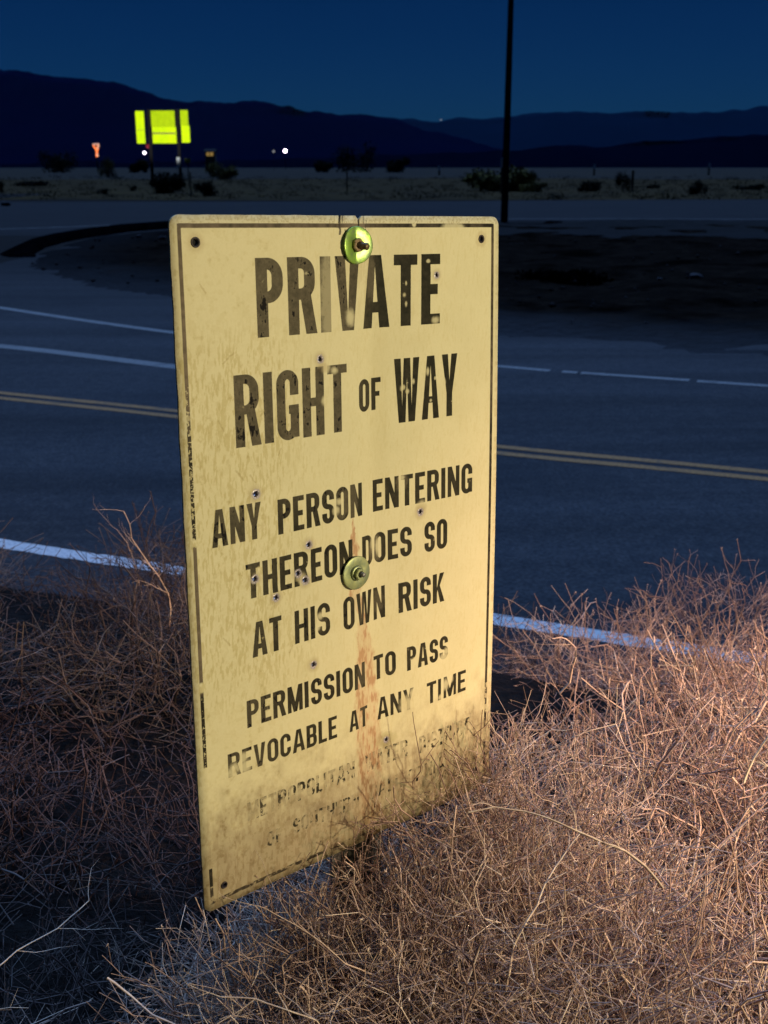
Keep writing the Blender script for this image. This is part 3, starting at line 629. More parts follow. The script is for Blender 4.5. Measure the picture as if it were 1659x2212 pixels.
mul(base, sst(.66, .74, nB) * sst(.5, .7, nA) * .30 * leftw, (.62, .55, .40))
mul(base, sst(60, 110, Vv) * 0 + ell(268, 215, 14, 95, .16, .7), (.72, .66, .5))            # shade of the crease beside the post, painted in
mul(base, sst(200, 240, U) * (1 - sst(252, 262, U)) * (1 - sst(30, 130, Vv)) * sst(.40, .62, nE) * .35, (.62, .55, .45))
mul(base, (1 - sst(210, 240, np.abs(U - 228))) * 0 + sst(380, 610, Vv) * .10, (.93, 1, .72))      # greener towards the foot
# rust run below the middle washer
rw = np.interp(Vv[:, 0], [330, 350, 378, 425, 455, 480, 510, 560, 610, 660, 720], [0, 5, 12, 14, 11, 17, 21, 27, 30, 30, 26])[:, None]
rc = np.interp(Vv[:, 0], [330, 425, 455, 490, 560, 660], [224, 224, 234, 236, 240, 246])[:, None]
rust = (1 - sst(.72, 1.12, np.abs(U - rc - (nA - .5) * 14) / np.maximum(rw * .72, .1))) * (rw > .5) * (.45 + .65 * sst(.3, .65, nE)) * (1 - .55 * sst(640, 700, Vv))
mul(base, np.clip(rust, 0, 1) * .78, (.80, .56, .52)); mul(base, np.clip(rust, 0, 1) * sst(.52, .68, nE) * .5, (.66, .45, .36))
# dirt splash and painted brush shadow along the foot
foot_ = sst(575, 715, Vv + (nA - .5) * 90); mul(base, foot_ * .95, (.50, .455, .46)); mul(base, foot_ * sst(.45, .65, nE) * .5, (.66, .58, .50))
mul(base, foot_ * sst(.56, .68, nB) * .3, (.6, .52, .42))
mul(base, ell(15, 8, 26, 10, .25), (.8, .8, .8)); mul(base, frame(-1, 5) * sst(.42, .62, nB) * .35, (.70, .62, .48))
mul(base, (Vv < 10) * sst(.55, .68, nC) * .45, (.6, .5, .42))
# how worn the black is: 0 black, 1 washed-out olive brown
fade = np.interp(U[0], [0, 60, 130, 190, 216, 240, 270, 457], [.75, .8, .8, .72, .75, .42, .10, .08])[None, :] * (1 - sst(250, 330, Vv)) + sst(250, 330, Vv) * np.interp(U[0], [0, 40, 80, 110, 140, 457], [.62, .6, .5, .28, .18, .14])[None, :]
fade = fade + ((nA - .5) * .5 + (nB - .5) * .9) * (.25 + .75 * fade)
fade = np.maximum(fade, ell(191, 84, 11, 46, 1.0)); fade = np.maximum(fade, ell(257, 68, 8, 26, .8)); fade = np.maximum(fade, ell(222, 108, 11, 12, .95))
fade = np.maximum(fade, ell(205, 316, 12, 20, .75)); fade = np.maximum(fade, ell(222, 316, 9, 22, .7)); fade = np.maximum(fade, ell(300, 305, 9, 12, .8)); fade = np.maximum(fade, ell(259, 378, 10, 19, .95))
fade = np.maximum(fade, ell(232, 531, 7, 18, .55)); fade = np.maximum(fade, ell(171, 448, 9, 14, .5)); fade = np.maximum(fade, ell(262, 446, 10, 15, .6)); fade = np.maximum(fade, sst(560, 600, Vv) * (1 - sst(60, 92, U)) * .8)
fade = np.maximum(fade, sst(606, 630, Vv) * (.42 + (nB - .5) * 1.2)); fade = np.maximum(fade, rust * .45)
fade = np.clip(fade, 0, 1)
inkc = C3(.012, .012, .006)[None, None] * (1 - fade[..., None]) + C3(.112, .095, .058)[None, None] * fade[..., None]
inkc = inkc * (.75 + .5 * nC[..., None])
# tar-black remains inside the washed letters
tar = sst(.62, .66, nB * .6 + streak * .4 + .10 * ell(105, 92, 9, 14) + .09 * ell(78, 212, 16, 16) + .09 * ell(120, 216, 10, 12) + .07 * ell(95, 175, 25, 14) + .12 * ell(38, 322, 12, 16)) * (U < 215)
inkc = inkc * (1 - tar[..., None]) + C3(.006, .005, .004) * tar[..., None]
# where the ink is gone
gone = sst(.70, .80, nA * .5 + nB * .5) * .6
for u, v, a_, b_ in [(307, 74, 1.5, 2.6), (304.5, 87, 2.6, 2.6), (307, 97, 1.8, 3.2), (352, 118, 6, 4.5), (340, 50, 3, 2), (302, 193, 4, 3.4), (309, 198, 3, 3), (318, 187, 2.2, 3), (340, 177, 2.6, 4.6), (331, 207, 3.2, 3.6), (345, 212, 2.2, 2), (366, 192, 3.2, 4.5), (326, 222, 2, 2.6), (352, 186, 1.6, 2),
                     (223, 108, 7, 9), (178, 152, 9, 7), (186, 160, 6, 6), (198, 164, 5, 4), (184, 196, 5, 5), (256, 372, 4, 11), (263, 378, 3, 12), (202, 312, 6, 4), (197, 322, 5, 5), (171, 441, 5, 4), (166, 455, 4, 4), (300, 300, 5, 3), (330, 338, 8, 6), (368, 543, 8, 6), (372, 536, 5, 5),
                     (44, 594, 9, 8), (47, 590, 8, 8), (62, 592, 8, 8), (60, 580, 6, 6), (305, 590, 11, 12), (315, 578, 6, 8), (371, 582, 6, 8), (380, 577, 5, 5), (362, 596, 4, 4), (66, 650, 10, 12), (88, 655, 5, 6), (97, 640, 6, 5), (112, 652, 5, 4), (178, 644, 6, 5),
                     (252, 646, 8, 10), (268, 655, 9, 6), (292, 648, 9, 8), (325, 652, 6, 8), (142, 690, 6, 8), (97, 688, 5, 4), (250, 690, 10, 7), (290, 694, 7, 8), (340, 690, 12, 9), (88, 368, 3, 3), (144, 390, 7, 7), (151, 396, 7, 6), (82, 378, 6, 6), (155, 356, 5, 5)]:
    gone = np.maximum(gone, ell(u, v, a_ * .85, b_ * .9, .85, .6))
gone = np.maximum(gone, sst(615, 650, Vv) * sst(.36, .50, nB) * .95)
gone = np.maximum(gone, ell(191, 84, 11, 46, .42)); kp_ = ink * (1 - gone * .88)
base = base * (1 - kp_[..., None]) + inkc * kp_[..., None]
# border: worn in stretches
Lf = (U < 30); Tp = (Vv < 20); Rt = (U > 430); Bt = (Vv > 720)
bf = np.full((TH, TW), .25, np.float32)
bl = np.interp(Vv[:, 0], [0, 120, 165, 200, 225, 322, 330, 468, 474, 500, 580], [.75, .85, .9, .6, .1, .05, .8, .8, .7, .0, .0])[:, None]
bf = np.where(Lf, bl, bf); bf = np.where(Tp, np.interp(U[0], [0, 20, 90, 150, 200, 214, 245, 262, 457], [.8, .7, .55, .6, .5, .9, .9, .25, .15])[None, :], bf)
bf = np.where(Rt & ~Tp, np.interp(Vv[:, 0], [0, 60, 110, 200, 250, 600, 750], [.3, .45, .3, .55, .1, .15, .5])[:, None], bf); bf = np.where(Bt, .35, bf)
bf = np.clip(bf + (nB - .5) * .8, 0, 1); bc = C3(.018, .016, .010) * (1 - bf[..., None]) + C3(.165, .13, .085) * bf[..., None]
bk = border.copy()
bk *= 1 - Lf * ((Vv > 576) & (Vv < 698)) * .97; bk *= 1 - Lf * np.clip(ell(10, 325, 6, 4) + ell(10, 484, 6, 6, 1) + ell(9, 196, 5, 3, .6), 0, 1)
bk *= 1 - Lf * ((Vv > 165) & (Vv < 330)) * sst(.60, .66, nC) * .8 - Lf * ((Vv > 495) & (Vv < 577)) * sst(.66, .70, nC) * .7
bk *= 1 - Bt * sst(.46, .54, nB) * .85; bk *= 1 - Bt * sst(170, 240, U) * .5; bk *= 1 - Rt * ((Vv > 600)) * sst(.45, .55, nB) * .8
bk *= 1 - Tp * (ell(380, 13, 16, 6, .75) + ell(318, 9, 3, 3, .9)); bk = np.clip(bk, 0, 1)
base = base * (1 - bk[..., None]) + bc * bk[..., None]
# cracks at the top, bruises round bullet holes
for u, v0_, v1_, wd in [(208.5, 0, 20, 1.6), (236.5, 4, 13, 1.0), (212, 0, 12, .5), (246, 0, 9, .5), (250, 5, 40, .6), (216, 14, 44, .7)]:
    cm = (np.abs(U - u - (nB - .5) * 3) < wd) * (Vv >= v0_) * (Vv <= v1_); mixin(base, cm.astype(np.float32) * .85, (.05, .04, .035))
BUL = [(178, 150, 2.5), (87, 285, 2.9), (328, 346, 2.7), (156, 354, 2.6), (140, 384, 2.6), (150, 394, 2.9), (82, 378, 2.7), (109, 405, 2.6), (159, 497, 2.6), (353, 66, 2.2), (272, 628, 2.3)]
for u, v, r_ in BUL:
    d = np.sqrt((U - u) ** 2 + (Vv - v) ** 2) + (nC - .5) * 2.6
    mul(base, (1 - sst(r_ * 1.9, r_ * 4.4, d)) * .45, (.60, .52, .46)); mixin(base, (1 - sst(r_ * 1.7, r_ * 2.3, d)) * .75, (.36, .33, .33)); mixin(base, (1 - sst(r_ * 1.1, r_ * 1.5, d + (nB - .5) * 2)) * .9, (.03, .02, .03))
mul(base, ell(272, 628, 16, 10, .5), (.6, .6, .45)); mul(base, ell(330, 340, 9, 6, .35), (.65, .6, .5)); mul(base, ell(181, 160, 8, 5, .4), (.6, .5, .4))
for u, v, rr_ in [(28, 26, 5.6), (427, 26, 5.2), (27, 725, 5), (428, 722, 4.6)]: mul(base, ell(u, v, rr_ * 1.7, rr_ * 1.7, .35), (.6, .5, .42))
for u, v, l_ in [(68, 262, 16), (84, 268, 12), (120, 244, 9), (48, 208, 14), (60, 140, 18), (34, 70, 12), (100, 200, 10), (44, 440, 14), (128, 470, 10)]:
    an = R3.uniform(.6, 1.1) * R3.choice([-1, 1], p=[.7, .3]); du = (U - u) * math.cos(an) + (Vv - v) * math.sin(an); dv = -(U - u) * math.sin(an) + (Vv - v) * math.cos(an)
    mul(base, (1 - sst(.5, 1.3, np.abs(dv + (nC - .5) * 2))) * (np.abs(du) < l_ / 2) * .45, (.6, .52, .38))
base = np.clip(base, 0, 1)
img = bpy.data.images.new('sign_print', TW, TH, alpha=False, float_buffer=True); img.colorspace_settings.name = 'Non-Color'
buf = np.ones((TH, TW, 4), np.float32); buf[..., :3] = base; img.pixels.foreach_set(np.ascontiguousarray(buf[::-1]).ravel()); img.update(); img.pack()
hgt = .5 + .18 * kp_ + .12 * (nA - .5) + .10 * (streak - .5) * leftw + .08 * (nC - .5); img2 = bpy.data.images.new('sign_relief', TW, TH, alpha=False, float_buffer=True); img2.colorspace_settings.name = 'Non-Color'
buf2 = np.ones((TH, TW, 4), np.float32); buf2[..., :3] = hgt[..., None]; img2.pixels.foreach_set(np.ascontiguousarray(buf2[::-1]).ravel()); img2.update(); img2.pack()
m = bpy.data.materials.new('weathered_sign_face'); m.use_nodes = True; t = m.node_tree; b = t.nodes['Principled BSDF']
ti = t.nodes.new('ShaderNodeTexImage'); ti.image = img; t2 = t.nodes.new('ShaderNodeTexImage'); t2.image = img2; bp = t.nodes.new('ShaderNodeBump'); bp.inputs['Strength'].default_value = .35; bp.inputs['Distance'].default_value = .0012
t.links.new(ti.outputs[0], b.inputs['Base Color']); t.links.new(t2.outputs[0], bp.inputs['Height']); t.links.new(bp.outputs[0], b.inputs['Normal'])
b.inputs['Roughness'].default_value = .7; b.inputs['Specular IOR Level'].default_value = .12
M['face'] = m

# ------------------------------------------------------------------ the sign: plate
TL = Vector((-.20358725, 1.08580881, 2.15692584)); AU = Vector((.34208777, .302669, -.01471171)) / .457; AV = Vector((.00535689, -.04299854, -.74894047)) / .75
AU.normalize(); AN = AU.cross(AV).normalized() * -1       # out of the face, towards the road user
if AN.y > 0: AN = -AN
AV = (AV - AU * AV.dot(AU)).normalized()
rot = Matrix((AU, AN.cross(AU) * -1, AN)).transposed()
# local frame: x along the width, y down, z out of the face
rot = Matrix((AU, AV, AN)).transposed().to_4x4()
flip = AU.cross(AV).dot(AN)                                # -1 when left-handed
sign = empty('warning_sign'); sign.location = TL
Rm = Matrix((AU, -AV, AN)).transposed().to_4x4(); sign.matrix_world = Matrix.Translation(TL) @ Rm
tag(sign, 'weathered cream metal sign reading PRIVATE RIGHT OF WAY, standing in dry brush', 'sign')
def bend(u, v):
    """plate hugging its post: a soft crease, slight buckle; metres, out of the face"""
    z = -.0062 * math.exp(-((u - 262) / (24.0 if u < 262 else 40.0)) ** 2) * (1 - .3 * v / 750)
    z += .0022 * math.sin(u / 457 * math.pi * 2 + .6) * math.sin(v / 750 * math.pi * 1.3) + .004 * (u / 457 - .5) * math.sin(v / 750 * math.pi)
    for bu, bv, br in BUL:
        d = math.hypot(u - bu, v - bv)
        if d < br * 5: z += -.0012 * math.exp(-(d / (br * 1.2)) ** 2) + .0009 * math.exp(-((d - br * 2.0) / (br * .8)) ** 2)
    return z
outl = []
def arc(cx, cy, r_, a0, a1, n=7):
    for k in range(n): a = math.radians(a0 + (a1 - a0) * k / (n - 1)); outl.append((cx + r_ * math.cos(a), cy + r_ * math.sin(a)))
arc(11, 11, 11, 180, 270)
for u in range(30, 205, 12): outl.append((u, .35 * math.sin(u * .7) * (u % 5 == 0)))
outl += [(96, .1)] * 0 + [(207.6, 0), (208.2, 7), (208.6, 7), (209.4, 0), (231.5, 0), (235.4, 3.2), (235.9, 12), (236.5, 12), (236.9, 3.6), (242, .2)]
for u in range(252, 440, 12): outl.append((u, .0))
arc(446, 11, 11, 270, 360)
for v in range(30, 730, 14): outl.append((457, v))
arc(446, 739, 11, 0, 90)
for u in range(440, 14, -14): outl.append((u, 750))
arc(11, 739, 11, 90, 180)
for v in range(720, 20, -14): outl.append((0 + .5 * math.sin(v * .37) * (v % 3 == 0), v))
verts = [Vector(p) for p in outl]; edges = [(i, (i + 1) % len(outl)) for i in range(len(outl))]
holes = [(28, 26, 3.4), (427, 26, 3.2), (27, 725, 3.2), (428, 722, 3.2)] + [(u, v, r_ * .8) for u, v, r_ in BUL]
for hu, hv, hr in holes:
    s0 = len(verts)
    for k in range(12): a = k * math.pi / 6; verts.append(Vector((hu + hr * math.cos(a), hv + hr * math.sin(a))))
    edges += [(s0 + k, s0 + (k + 1) % 12) for k in range(12)]
    for mult in (1.6, 2.3, 3.2):
        for k in range(12): a = (k + .5 * (mult != 2.3)) * math.pi / 6; verts.append(Vector((hu + hr * mult * math.cos(a), hv + hr * mult * math.sin(a))))
for u in range(12, 450, 12):
    for v in range(15, 740, 15):
        if all(math.hypot(u - h_[0], v - h_[1]) > h_[2] * 3.8 for h_ in holes): verts.append(Vector((u + .01 * (v % 7), v)))
rv, re_, rf, _, _, _ = delaunay_2d_cdt(verts, edges, [], 1, 1e-4)
face = []
for q in rf:
    cx = sum(rv[i].x for i in q) / len(q); cy = sum(rv[i].y for i in q) / len(q)
    if any(math.hypot(cx - h_[0], cy - h_[1]) < h_[2] * .97 for h_ in holes): continue
    face.append(tuple(q))
nv = len(rv); tk = .0022
V = [(p.x / 1000, -p.y / 1000, bend(p.x, p.y)) for p in rv] + [(p.x / 1000, -p.y / 1000, bend(p.x, p.y) - tk) for p in rv]
cnt = {}
for q in face:
    for i in range(len(q)): cnt[(q[i], q[(i + 1) % len(q)])] = 1
bnd = [(a, b) for (a, b) in cnt if (b, a) not in cnt]
a0, a1, a2 = [rv[i] for i in face[0][:3]]; ccw = (a1 - a0).cross(a2 - a0) if hasattr(Vector((0, 0)), 'cross') else 1
# y is flipped, so the triangulator's order is reversed to look out of the face
F = [tuple(reversed(q)) for q in face] + [tuple(i + nv for i in q) for q in face] + [(a, b, b + nv, a + nv) for a, b in bnd]
me = mesh('plate', V, F); me.materials.append(M['face']); me.materials.append(M['back'])
uv = me.uv_layers.new(name='UVMap')
for p in me.polygons:
    p.material_index = 0 if p.index < len(face) or p.index >= 2 * len(face) else 1; p.use_smooth = p.index < len(face)
    for li in p.loop_indices:
        c = V[me.loops[li].vertex_index]; uv.data[li].uv = (min(max(c[0] / .457, .001), .999), min(max(1 + c[1] / .75, .001), .999))
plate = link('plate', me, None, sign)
def on_sign(o, u, v, dz=0): o.parent = sign; o.location = (u / 1000, -v / 1000, bend(u, v) + dz)
for u, v, r_ in BUL:
    prf = [(r_ * .0006, -.0035), (r_ * .00085, -.0018), (r_ * .00105, .0003), (r_ * .0013, .0009), (r_ * .0016, .0007), (r_ * .0019, .0000)]
    vv, ff = lathe(prf, 14); rr = random.Random(int(u)); n_ = 14
    vv = [(x * (1 + .22 * math.sin(2.3 * (i % n_) + u) * .6), y * (1 + .2 * math.cos(1.7 * (i % n_) + v) * .6), z + (rr.uniform(-.0003, .0005) if 2 * n_ <= i < 5 * n_ else 0)) for i, (x, y, z) in enumerate(vv)]
    o = link('bullet_hole', mesh('bullet_hole', vv, ff, True), M['lip']); on_sign(o, u, v, .0009)
for u, v, r_ in [(28, 26, .0052), (427, 26, .0048), (27, 725, .0042), (428, 722, .0042)]:
    vv, ff = lathe([(r_ * .62, -.003), (r_ * .66, .0006), (r_ * .85, .0011), (r_, .0008), (r_ * 1.02, .0001)], 20)
    o = link('eyelet', mesh('eyelet', vv, ff, True), M['ring']); on_sign(o, u, v)
    vv, ff = lathe([(r_ * .62, 0), (.00001, 0)], 12); o = link('eyelet_backing', mesh('eyelet_backing', vv, ff), M['bore']); on_sign(o, u, v, -.0035)
# washers, nuts and bolts
def hexa(name, r_, h, mat, parent, z, hole=None, rz=0):
    v = []; f = []
    for zz in (0, h):
        for k in range(6): a = k * math.pi / 3 + rz; v.append((r_ * math.cos(a), r_ * math.sin(a), zz))
    hi = hole or r_ * .4
    for zz, ri in ((h, hi), (h * .2, hi)):
        for k in range(6): a = k * math.pi / 3 + rz; v.append((ri * math.cos(a), ri * math.sin(a), zz))
    for k in range(6):
        j = (k + 1) % 6; f += [(k, j, 6 + j, 6 + k), (6 + k, 6 + j, 12 + j, 12 + k), (12 + k, 12 + j, 18 + j, 18 + k)]
    me = mesh(name, v, f); bm = bmesh.new(); bm.from_mesh(me); bmesh.ops.bevel(bm, geom=[e_ for e_ in bm.edges if e_.calc_length() > r_ * .5], offset=r_ * .06, segments=2, affect='EDGES'); bm.to_mesh(me); bm.free()
    o = link(name, me, mat, parent); o.location.z = z; return o
def washer(u, v, R0, dish, mat, lab, dz, fold=0):
    vv, ff = lathe([(.0052, dish * .004), (.0056, .0009 + dish * .004), (.0066, .0013 + dish * .005), (R0 * .6, .0014 + dish * .011), (R0 * .95, .0014 + dish * .0195), (R0, .0009 + dish * .020), (R0, .0 + dish * .020), (R0 * .6, dish * .010), (.0052, dish * .004)], 48)
    vv = [(x, y, z + (x * .24 if x > 0 else -x * .22) * fold + .0002 * math.sin(3 * math.atan2(y, x) + u)) for x, y, z in vv]
    o = link('washer', mesh('washer', vv, ff, True), mat); on_sign(o, u, v, dz); o['label'] = lab; return o
w1 = washer(230.5, 31, .0200, .0, M['zinc_bright'], 'bright lime green folded washer at the top', .0012, 1)
nut = hexa('nut', .0078, .0050, M['bolt'], w1, .0018, .0042, .3)
vv, ff = lathe([(.0040, -.001), (.0040, .0125), (.0033, .0138), (.00001, .0139)], 16); bo = link('bolt', mesh('bolt', vv, ff, True), M['bolt'], w1); bo.location = (.0014, 0, .001); bo.rotation_euler = (.12, .35, 0)
w2 = washer(222.5, 400, .0200, .02, M['zinc'], 'dull grey-green washer in the middle', .0035)
vv, ff = lathe([(.0062, .0014), (.0088, .0014), (.0092, .0030), (.0086, .0042), (.0070, .0044)], 28); link('spacer', mesh('spacer', vv, ff, True), M['zinc'], w2)
nut = hexa('nut', .0072, .0052, M['zinc'], w2, .0040, .0042, .1)
vv, ff = lathe([(.0028, -.001), (.0028, .0112), (.0022, .0120), (.00001, .0121)], 14); bo = link('bolt', mesh('bolt', vv, ff, True), M['galv'], w2); bo.location = (.0008, -.0002, .001); bo.rotation_euler = (.03, .12, 0)
# post behind the plate: flanged steel channel down into the bank
zt = -.012; vv = []; prof_ = [(-.040, -.006), (-.026, -.006), (-.014, -.030), (.014, -.030), (.026, -.006), (.040, -.006), (.040, -.010), (.029, -.010), (.017, -.034), (-.017, -.034), (-.029, -.010), (-.040, -.010)]
n_ = len(prof_)
for yy in (-.020, -1.75):
    vv += [(.228 + x, yy, z - .004) for x, z in prof_]
ff = [(i, (i + 1) % n_, n_ + (i + 1) % n_, n_ + i) for i in range(n_)] + [tuple(range(n_))]
link('post', mesh('post', vv, ff), M['galv'], sign)
for yy in (-.031, -.40):
    vv, ff = lathe([(.0038, 0), (.0038, .04), (.0001, .04)], 12); o = link('bolt_shank', mesh('bolt_shank', vv, ff, True), M['galv'], sign); o.location = (.228, yy, -.046)

# ------------------------------------------------------------------ dry shrubs
m = bpy.data.materials.new('dry_twigs'); m.use_nodes = True; t = m.node_tree; b = t.nodes['Principled BSDF']; b.inputs['Roughness'].default_value = .8; b.inputs['Specular IOR Level'].default_value = .15
an = t.nodes.new('ShaderNodeAttribute'); an.attribute_name = 'tone'; cr = t.nodes.new('ShaderNodeValToRGB'); el = cr.color_ramp.elements
el[0].position = 0; el[0].color = (.25, .175, .15, 1); el[1].position = 1; el[1].color = (.90, .76, .58, 1)
for p_, c_ in ((.30, (.39, .275, .22, 1)), (.55, (.57, .42, .325, 1)), (.80, (.75, .58, .44, 1))):
    q = el.new(p_); q.color = c_
nz_ = t.nodes.new('ShaderNodeTexNoise'); nz_.inputs['Scale'].default_value = 60; tc = t.nodes.new('ShaderNodeTexCoord'); mx = t.nodes.new('ShaderNodeMix'); mx.data_type = 'RGBA'; mx.blend_type = 'MULTIPLY'; mx.inputs[7].default_value = (.62, .55, .5, 1)
t.links.new(an.outputs['Fac'], cr.inputs[0]); t.links.new(tc.outputs['Object'], nz_.inputs['Vector']); t.links.new(nz_.outputs[0], mx.inputs[0]); t.links.new(cr.outputs[0], mx.inputs[6]); t.links.new(mx.outputs[2], b.inputs['Base Color'])
M['twig'] = m

M['twig_dark'] = m.copy(); M['twig_dark'].name = 'shaded_twigs'  # shaded copy of the twigs: left-hand gloom put into the colour
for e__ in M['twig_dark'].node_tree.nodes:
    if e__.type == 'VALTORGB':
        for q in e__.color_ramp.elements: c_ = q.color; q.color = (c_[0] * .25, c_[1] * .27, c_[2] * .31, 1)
def norm(a): return a / (np.linalg.norm(a, axis=1)[:, None] + 1e-9)
def grow(seed, n0, R, H, gens, fork=.55, up=.12, seg=.055, thick=.0030, lo=.15, hi=1.45, kill=.04):
    r = np.random.default_rng(seed)
    az = r.uniform(0, 2 * np.pi, n0); elv = r.uniform(lo, hi, n0)
    d = np.stack([np.cos(az) * np.cos(elv), np.sin(az) * np.cos(elv), np.sin(elv)], 1)
    p = np.stack([r.normal(0, .05, n0), r.normal(0, .05, n0), np.zeros(n0)], 1); rad = r.uniform(.7, 1.2, n0) * thick; tone = r.uniform(.15, .8, n0)
    P0 = []; P1 = []; RR = []; TT = []; tips = []
    for g in range(gens):
        L = seg * r.uniform(.5, 1.5, len(p)) * (.96 ** g)
        d = norm(d + r.normal(0, .24, d.shape) + np.array([0, 0, up * r.uniform(-.7, 1)])[None])
        q = p + d * L[:, None]; r1 = np.maximum(rad * .93, .00082)
        P0.append(p); P1.append(q); RR.append(np.stack([rad, r1], 1)); TT.append(tone)
        f = r.random(len(p)) < (fork if g > 0 else .3)
        perp = norm(np.cross(d, r.normal(size=d.shape))); ang = r.uniform(.5, 1.45, len(p))[:, None]
        dc = norm(d * np.cos(ang) + perp * np.sin(ang)); dm = norm(d * np.cos(ang * .35) - perp * np.sin(ang * .35))
        d2 = np.where(f[:, None], dm, d)
        alive = (((q[:, 0] ** 2 + q[:, 1] ** 2) / R ** 2 + (np.maximum(q[:, 2], 0) / H) ** 2) < r.uniform(.75, 1.12, len(p)) ** 2) & (r.random(len(p)) > kill) & (q[:, 2] > -.05)
        p = np.concatenate([q[alive], q[f & alive]]); nd = np.concatenate([d2[alive], dc[f & alive]])
        tips.append(q[~alive])
        rad = np.concatenate([r1[alive], r1[f & alive] * .72]); tone = np.concatenate([tone[alive], np.clip(tone[f & alive] + r.normal(0, .16, (f & alive).sum()), 0, 1)]); d = nd
        if len(p) > 6500: k = r.permutation(len(p))[:6500]; p, d, rad, tone = p[k], d[k], rad[k], tone[k]
    tips.append(p)
    return np.concatenate(P0), np.concatenate(P1), np.concatenate(RR), np.concatenate(TT), np.concatenate(tips)
def twig_mesh(seed, **k):
    P0, P1, RR, TT, tips = grow(seed, **k); r = np.random.default_rng(seed + 1)
    # tiny dried bracts at some tips
    q = tips[r.random(len(tips)) < .22]; a = norm(r.normal(size=q.shape)); n3 = 3; E0 = np.repeat(q, n3, 0); E1 = E0 + norm(r.normal(size=E0.shape)) * r.uniform(.003, .008, (len(E0), 1))
    P0 = np.concatenate([P0, E0]); P1 = np.concatenate([P1, E1]); RR = np.concatenate([RR, np.tile([[.0011, .0004]], (len(E0), 1))]); TT = np.concatenate([TT, r.uniform(.5, 1, len(E0))])
    return tubes('twig_tangle', P0, P1, RR, np.clip(TT, 0, 1))
TW_ = [twig_mesh(100 + i, n0=66, R=.50, H=.62, gens=12, fork=.44, seg=.070, thick=.0038, up=.05) for i in range(5)]
TL_ = [twig_mesh(200 + i, n0=40, R=.55, H=.68, gens=12, fork=.36, seg=.068, thick=.0030, up=.16, lo=.6) for i in range(3)]   # looser, more upright
def branch_mesh(seed, L, thick, d0, curve=.12, nseg=10):
    """one long stout branch with a few side shoots"""
    r = np.random.default_rng(seed); p = np.zeros(3); d = np.array(d0, float); d /= np.linalg.norm(d); P0 = []; P1 = []; RR = []; bias = r.normal(0, curve, 3); bias[2] -= .03; th = thick
    tn = r.uniform(.65, 1)
    for k in range(nseg):
        for s_ in range(3):
            d = d + bias * .25 + r.normal(0, .035, 3); d /= np.linalg.norm(d); q = p + d * L / nseg / 3; P0.append(p); P1.append(q); RR.append((th, th * .965)); th *= .965; p = q
        d = d + r.normal(0, .20, 3); d /= np.linalg.norm(d)
        if k > 0 and r.random() < .95:
            e_ = np.cross(d, r.normal(size=3)); e_ /= np.linalg.norm(e_); sd = d * .75 + e_ * .65; sd /= np.linalg.norm(sd); pp = p.copy(); tt = th * .6
            for s_ in range(r.integers(3, 7)):
                sd = sd + r.normal(0, .13, 3); sd /= np.linalg.norm(sd); q = pp + sd * L * r.uniform(.03, .06); P0.append(pp); P1.append(q); RR.append((tt, tt * .88)); tt *= .88; pp = q
                if r.random() < .7:
                    e2_ = sd + r.normal(0, .6, 3); e2_ /= np.linalg.norm(e2_); P0.append(pp); P1.append(pp + e2_ * L * .05); RR.append((tt * .7, tt * .4))
    n = len(P0); return tubes('branch', np.array(P0), np.array(P1), np.array(RR), np.clip(np.full(n, tn) + np.random.default_rng(seed).normal(0, .05, n), 0, 1))
nb = [0]
def shrub(x, y, sc, kind, rz, label, hs=.9, nbr=4, clumps=1, brL=.5, sink=.04, az=None, dark=False, top=None):
    z = gz(x, y) - (sc * hs * .62 - top if top else sink); e = empty('dry_shrub', (x, y, z)); tag(e, label, 'shrub', 'dry twiggy shrubs round the sign')
    r = random.Random(int(x * 1000 + y * 77)); src = TW_ if kind == 0 else TL_
    for c in range(clumps):
        o = link('twig_tangle', src[(nb[0] + c) % len(src)], M['twig'], e); o['kind'] = 'stuff'
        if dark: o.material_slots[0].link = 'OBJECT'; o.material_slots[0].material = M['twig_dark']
        o.rotation_euler = (r.uniform(-.12, .12), r.uniform(-.12, .12), rz + c * 1.9); o.scale = (sc * r.uniform(.95, 1.05), sc * r.uniform(.95, 1.05), sc * hs)
        if c: o.location = (r.uniform(-.1, .1), r.uniform(-.1, .1), 0)
    for k in range(nbr):
        a = (az if az is not None else r.uniform(0, 6.28)) + r.uniform(-.9, .9) if az is not None else r.uniform(0, 6.28)
        el_ = r.uniform(.25, 1.1)
        link('branch', branch_mesh(nb[0] * 31 + k, brL * sc * min(hs, 1) * r.uniform(.7, 1.25), r.uniform(.0018, .0030), (math.cos(a) * math.cos(el_), math.sin(a) * math.cos(el_), math.sin(el_))), M['twig'], e)
    nb[0] += 1
    return e
# right-hand mass, brightly lit
D = dict(dark=True)
shrub(.33, 1.13, .85, 0, .3, 'dense straw shrub standing against the lower right part of the sign', .9, 12, 4, top=.35)
shrub(.13, 1.04, .66, 0, 4.0, 'brown shrub in front of the foot of the white sign, bottom middle', .9, 10, 4, top=.40)
shrub(-.02, 1.10, .56, 0, 2.4, 'small shrub tucked under the middle of the sign bottom edge', .9, 6, 5, top=.37)
shrub(.20, 1.22, .50, 1, 1.7, 'small upright shrub right against the lower lettering of the white sign', 1.1, 4, 2, top=.45)
shrub(.54, 1.45, .95, 0, 1.3, 'brightly lit shrub beside the right edge of the sign', .9, 13, 3, top=.36)
shrub(.36, 1.72, .80, 0, 2.2, 'lit shrub just behind the right edge of the white sign', .9, 5, 3, top=.22)
shrub(.80, 1.90, 1.0, 0, 5.6, 'bright shrub at the right edge, below the white edge line', .9, 7, 3, top=.30)
shrub(.85, 1.20, 1.0, 0, 3.0, 'brightest shrub, half out of view at the right edge', .9, 7, 3, top=.40)
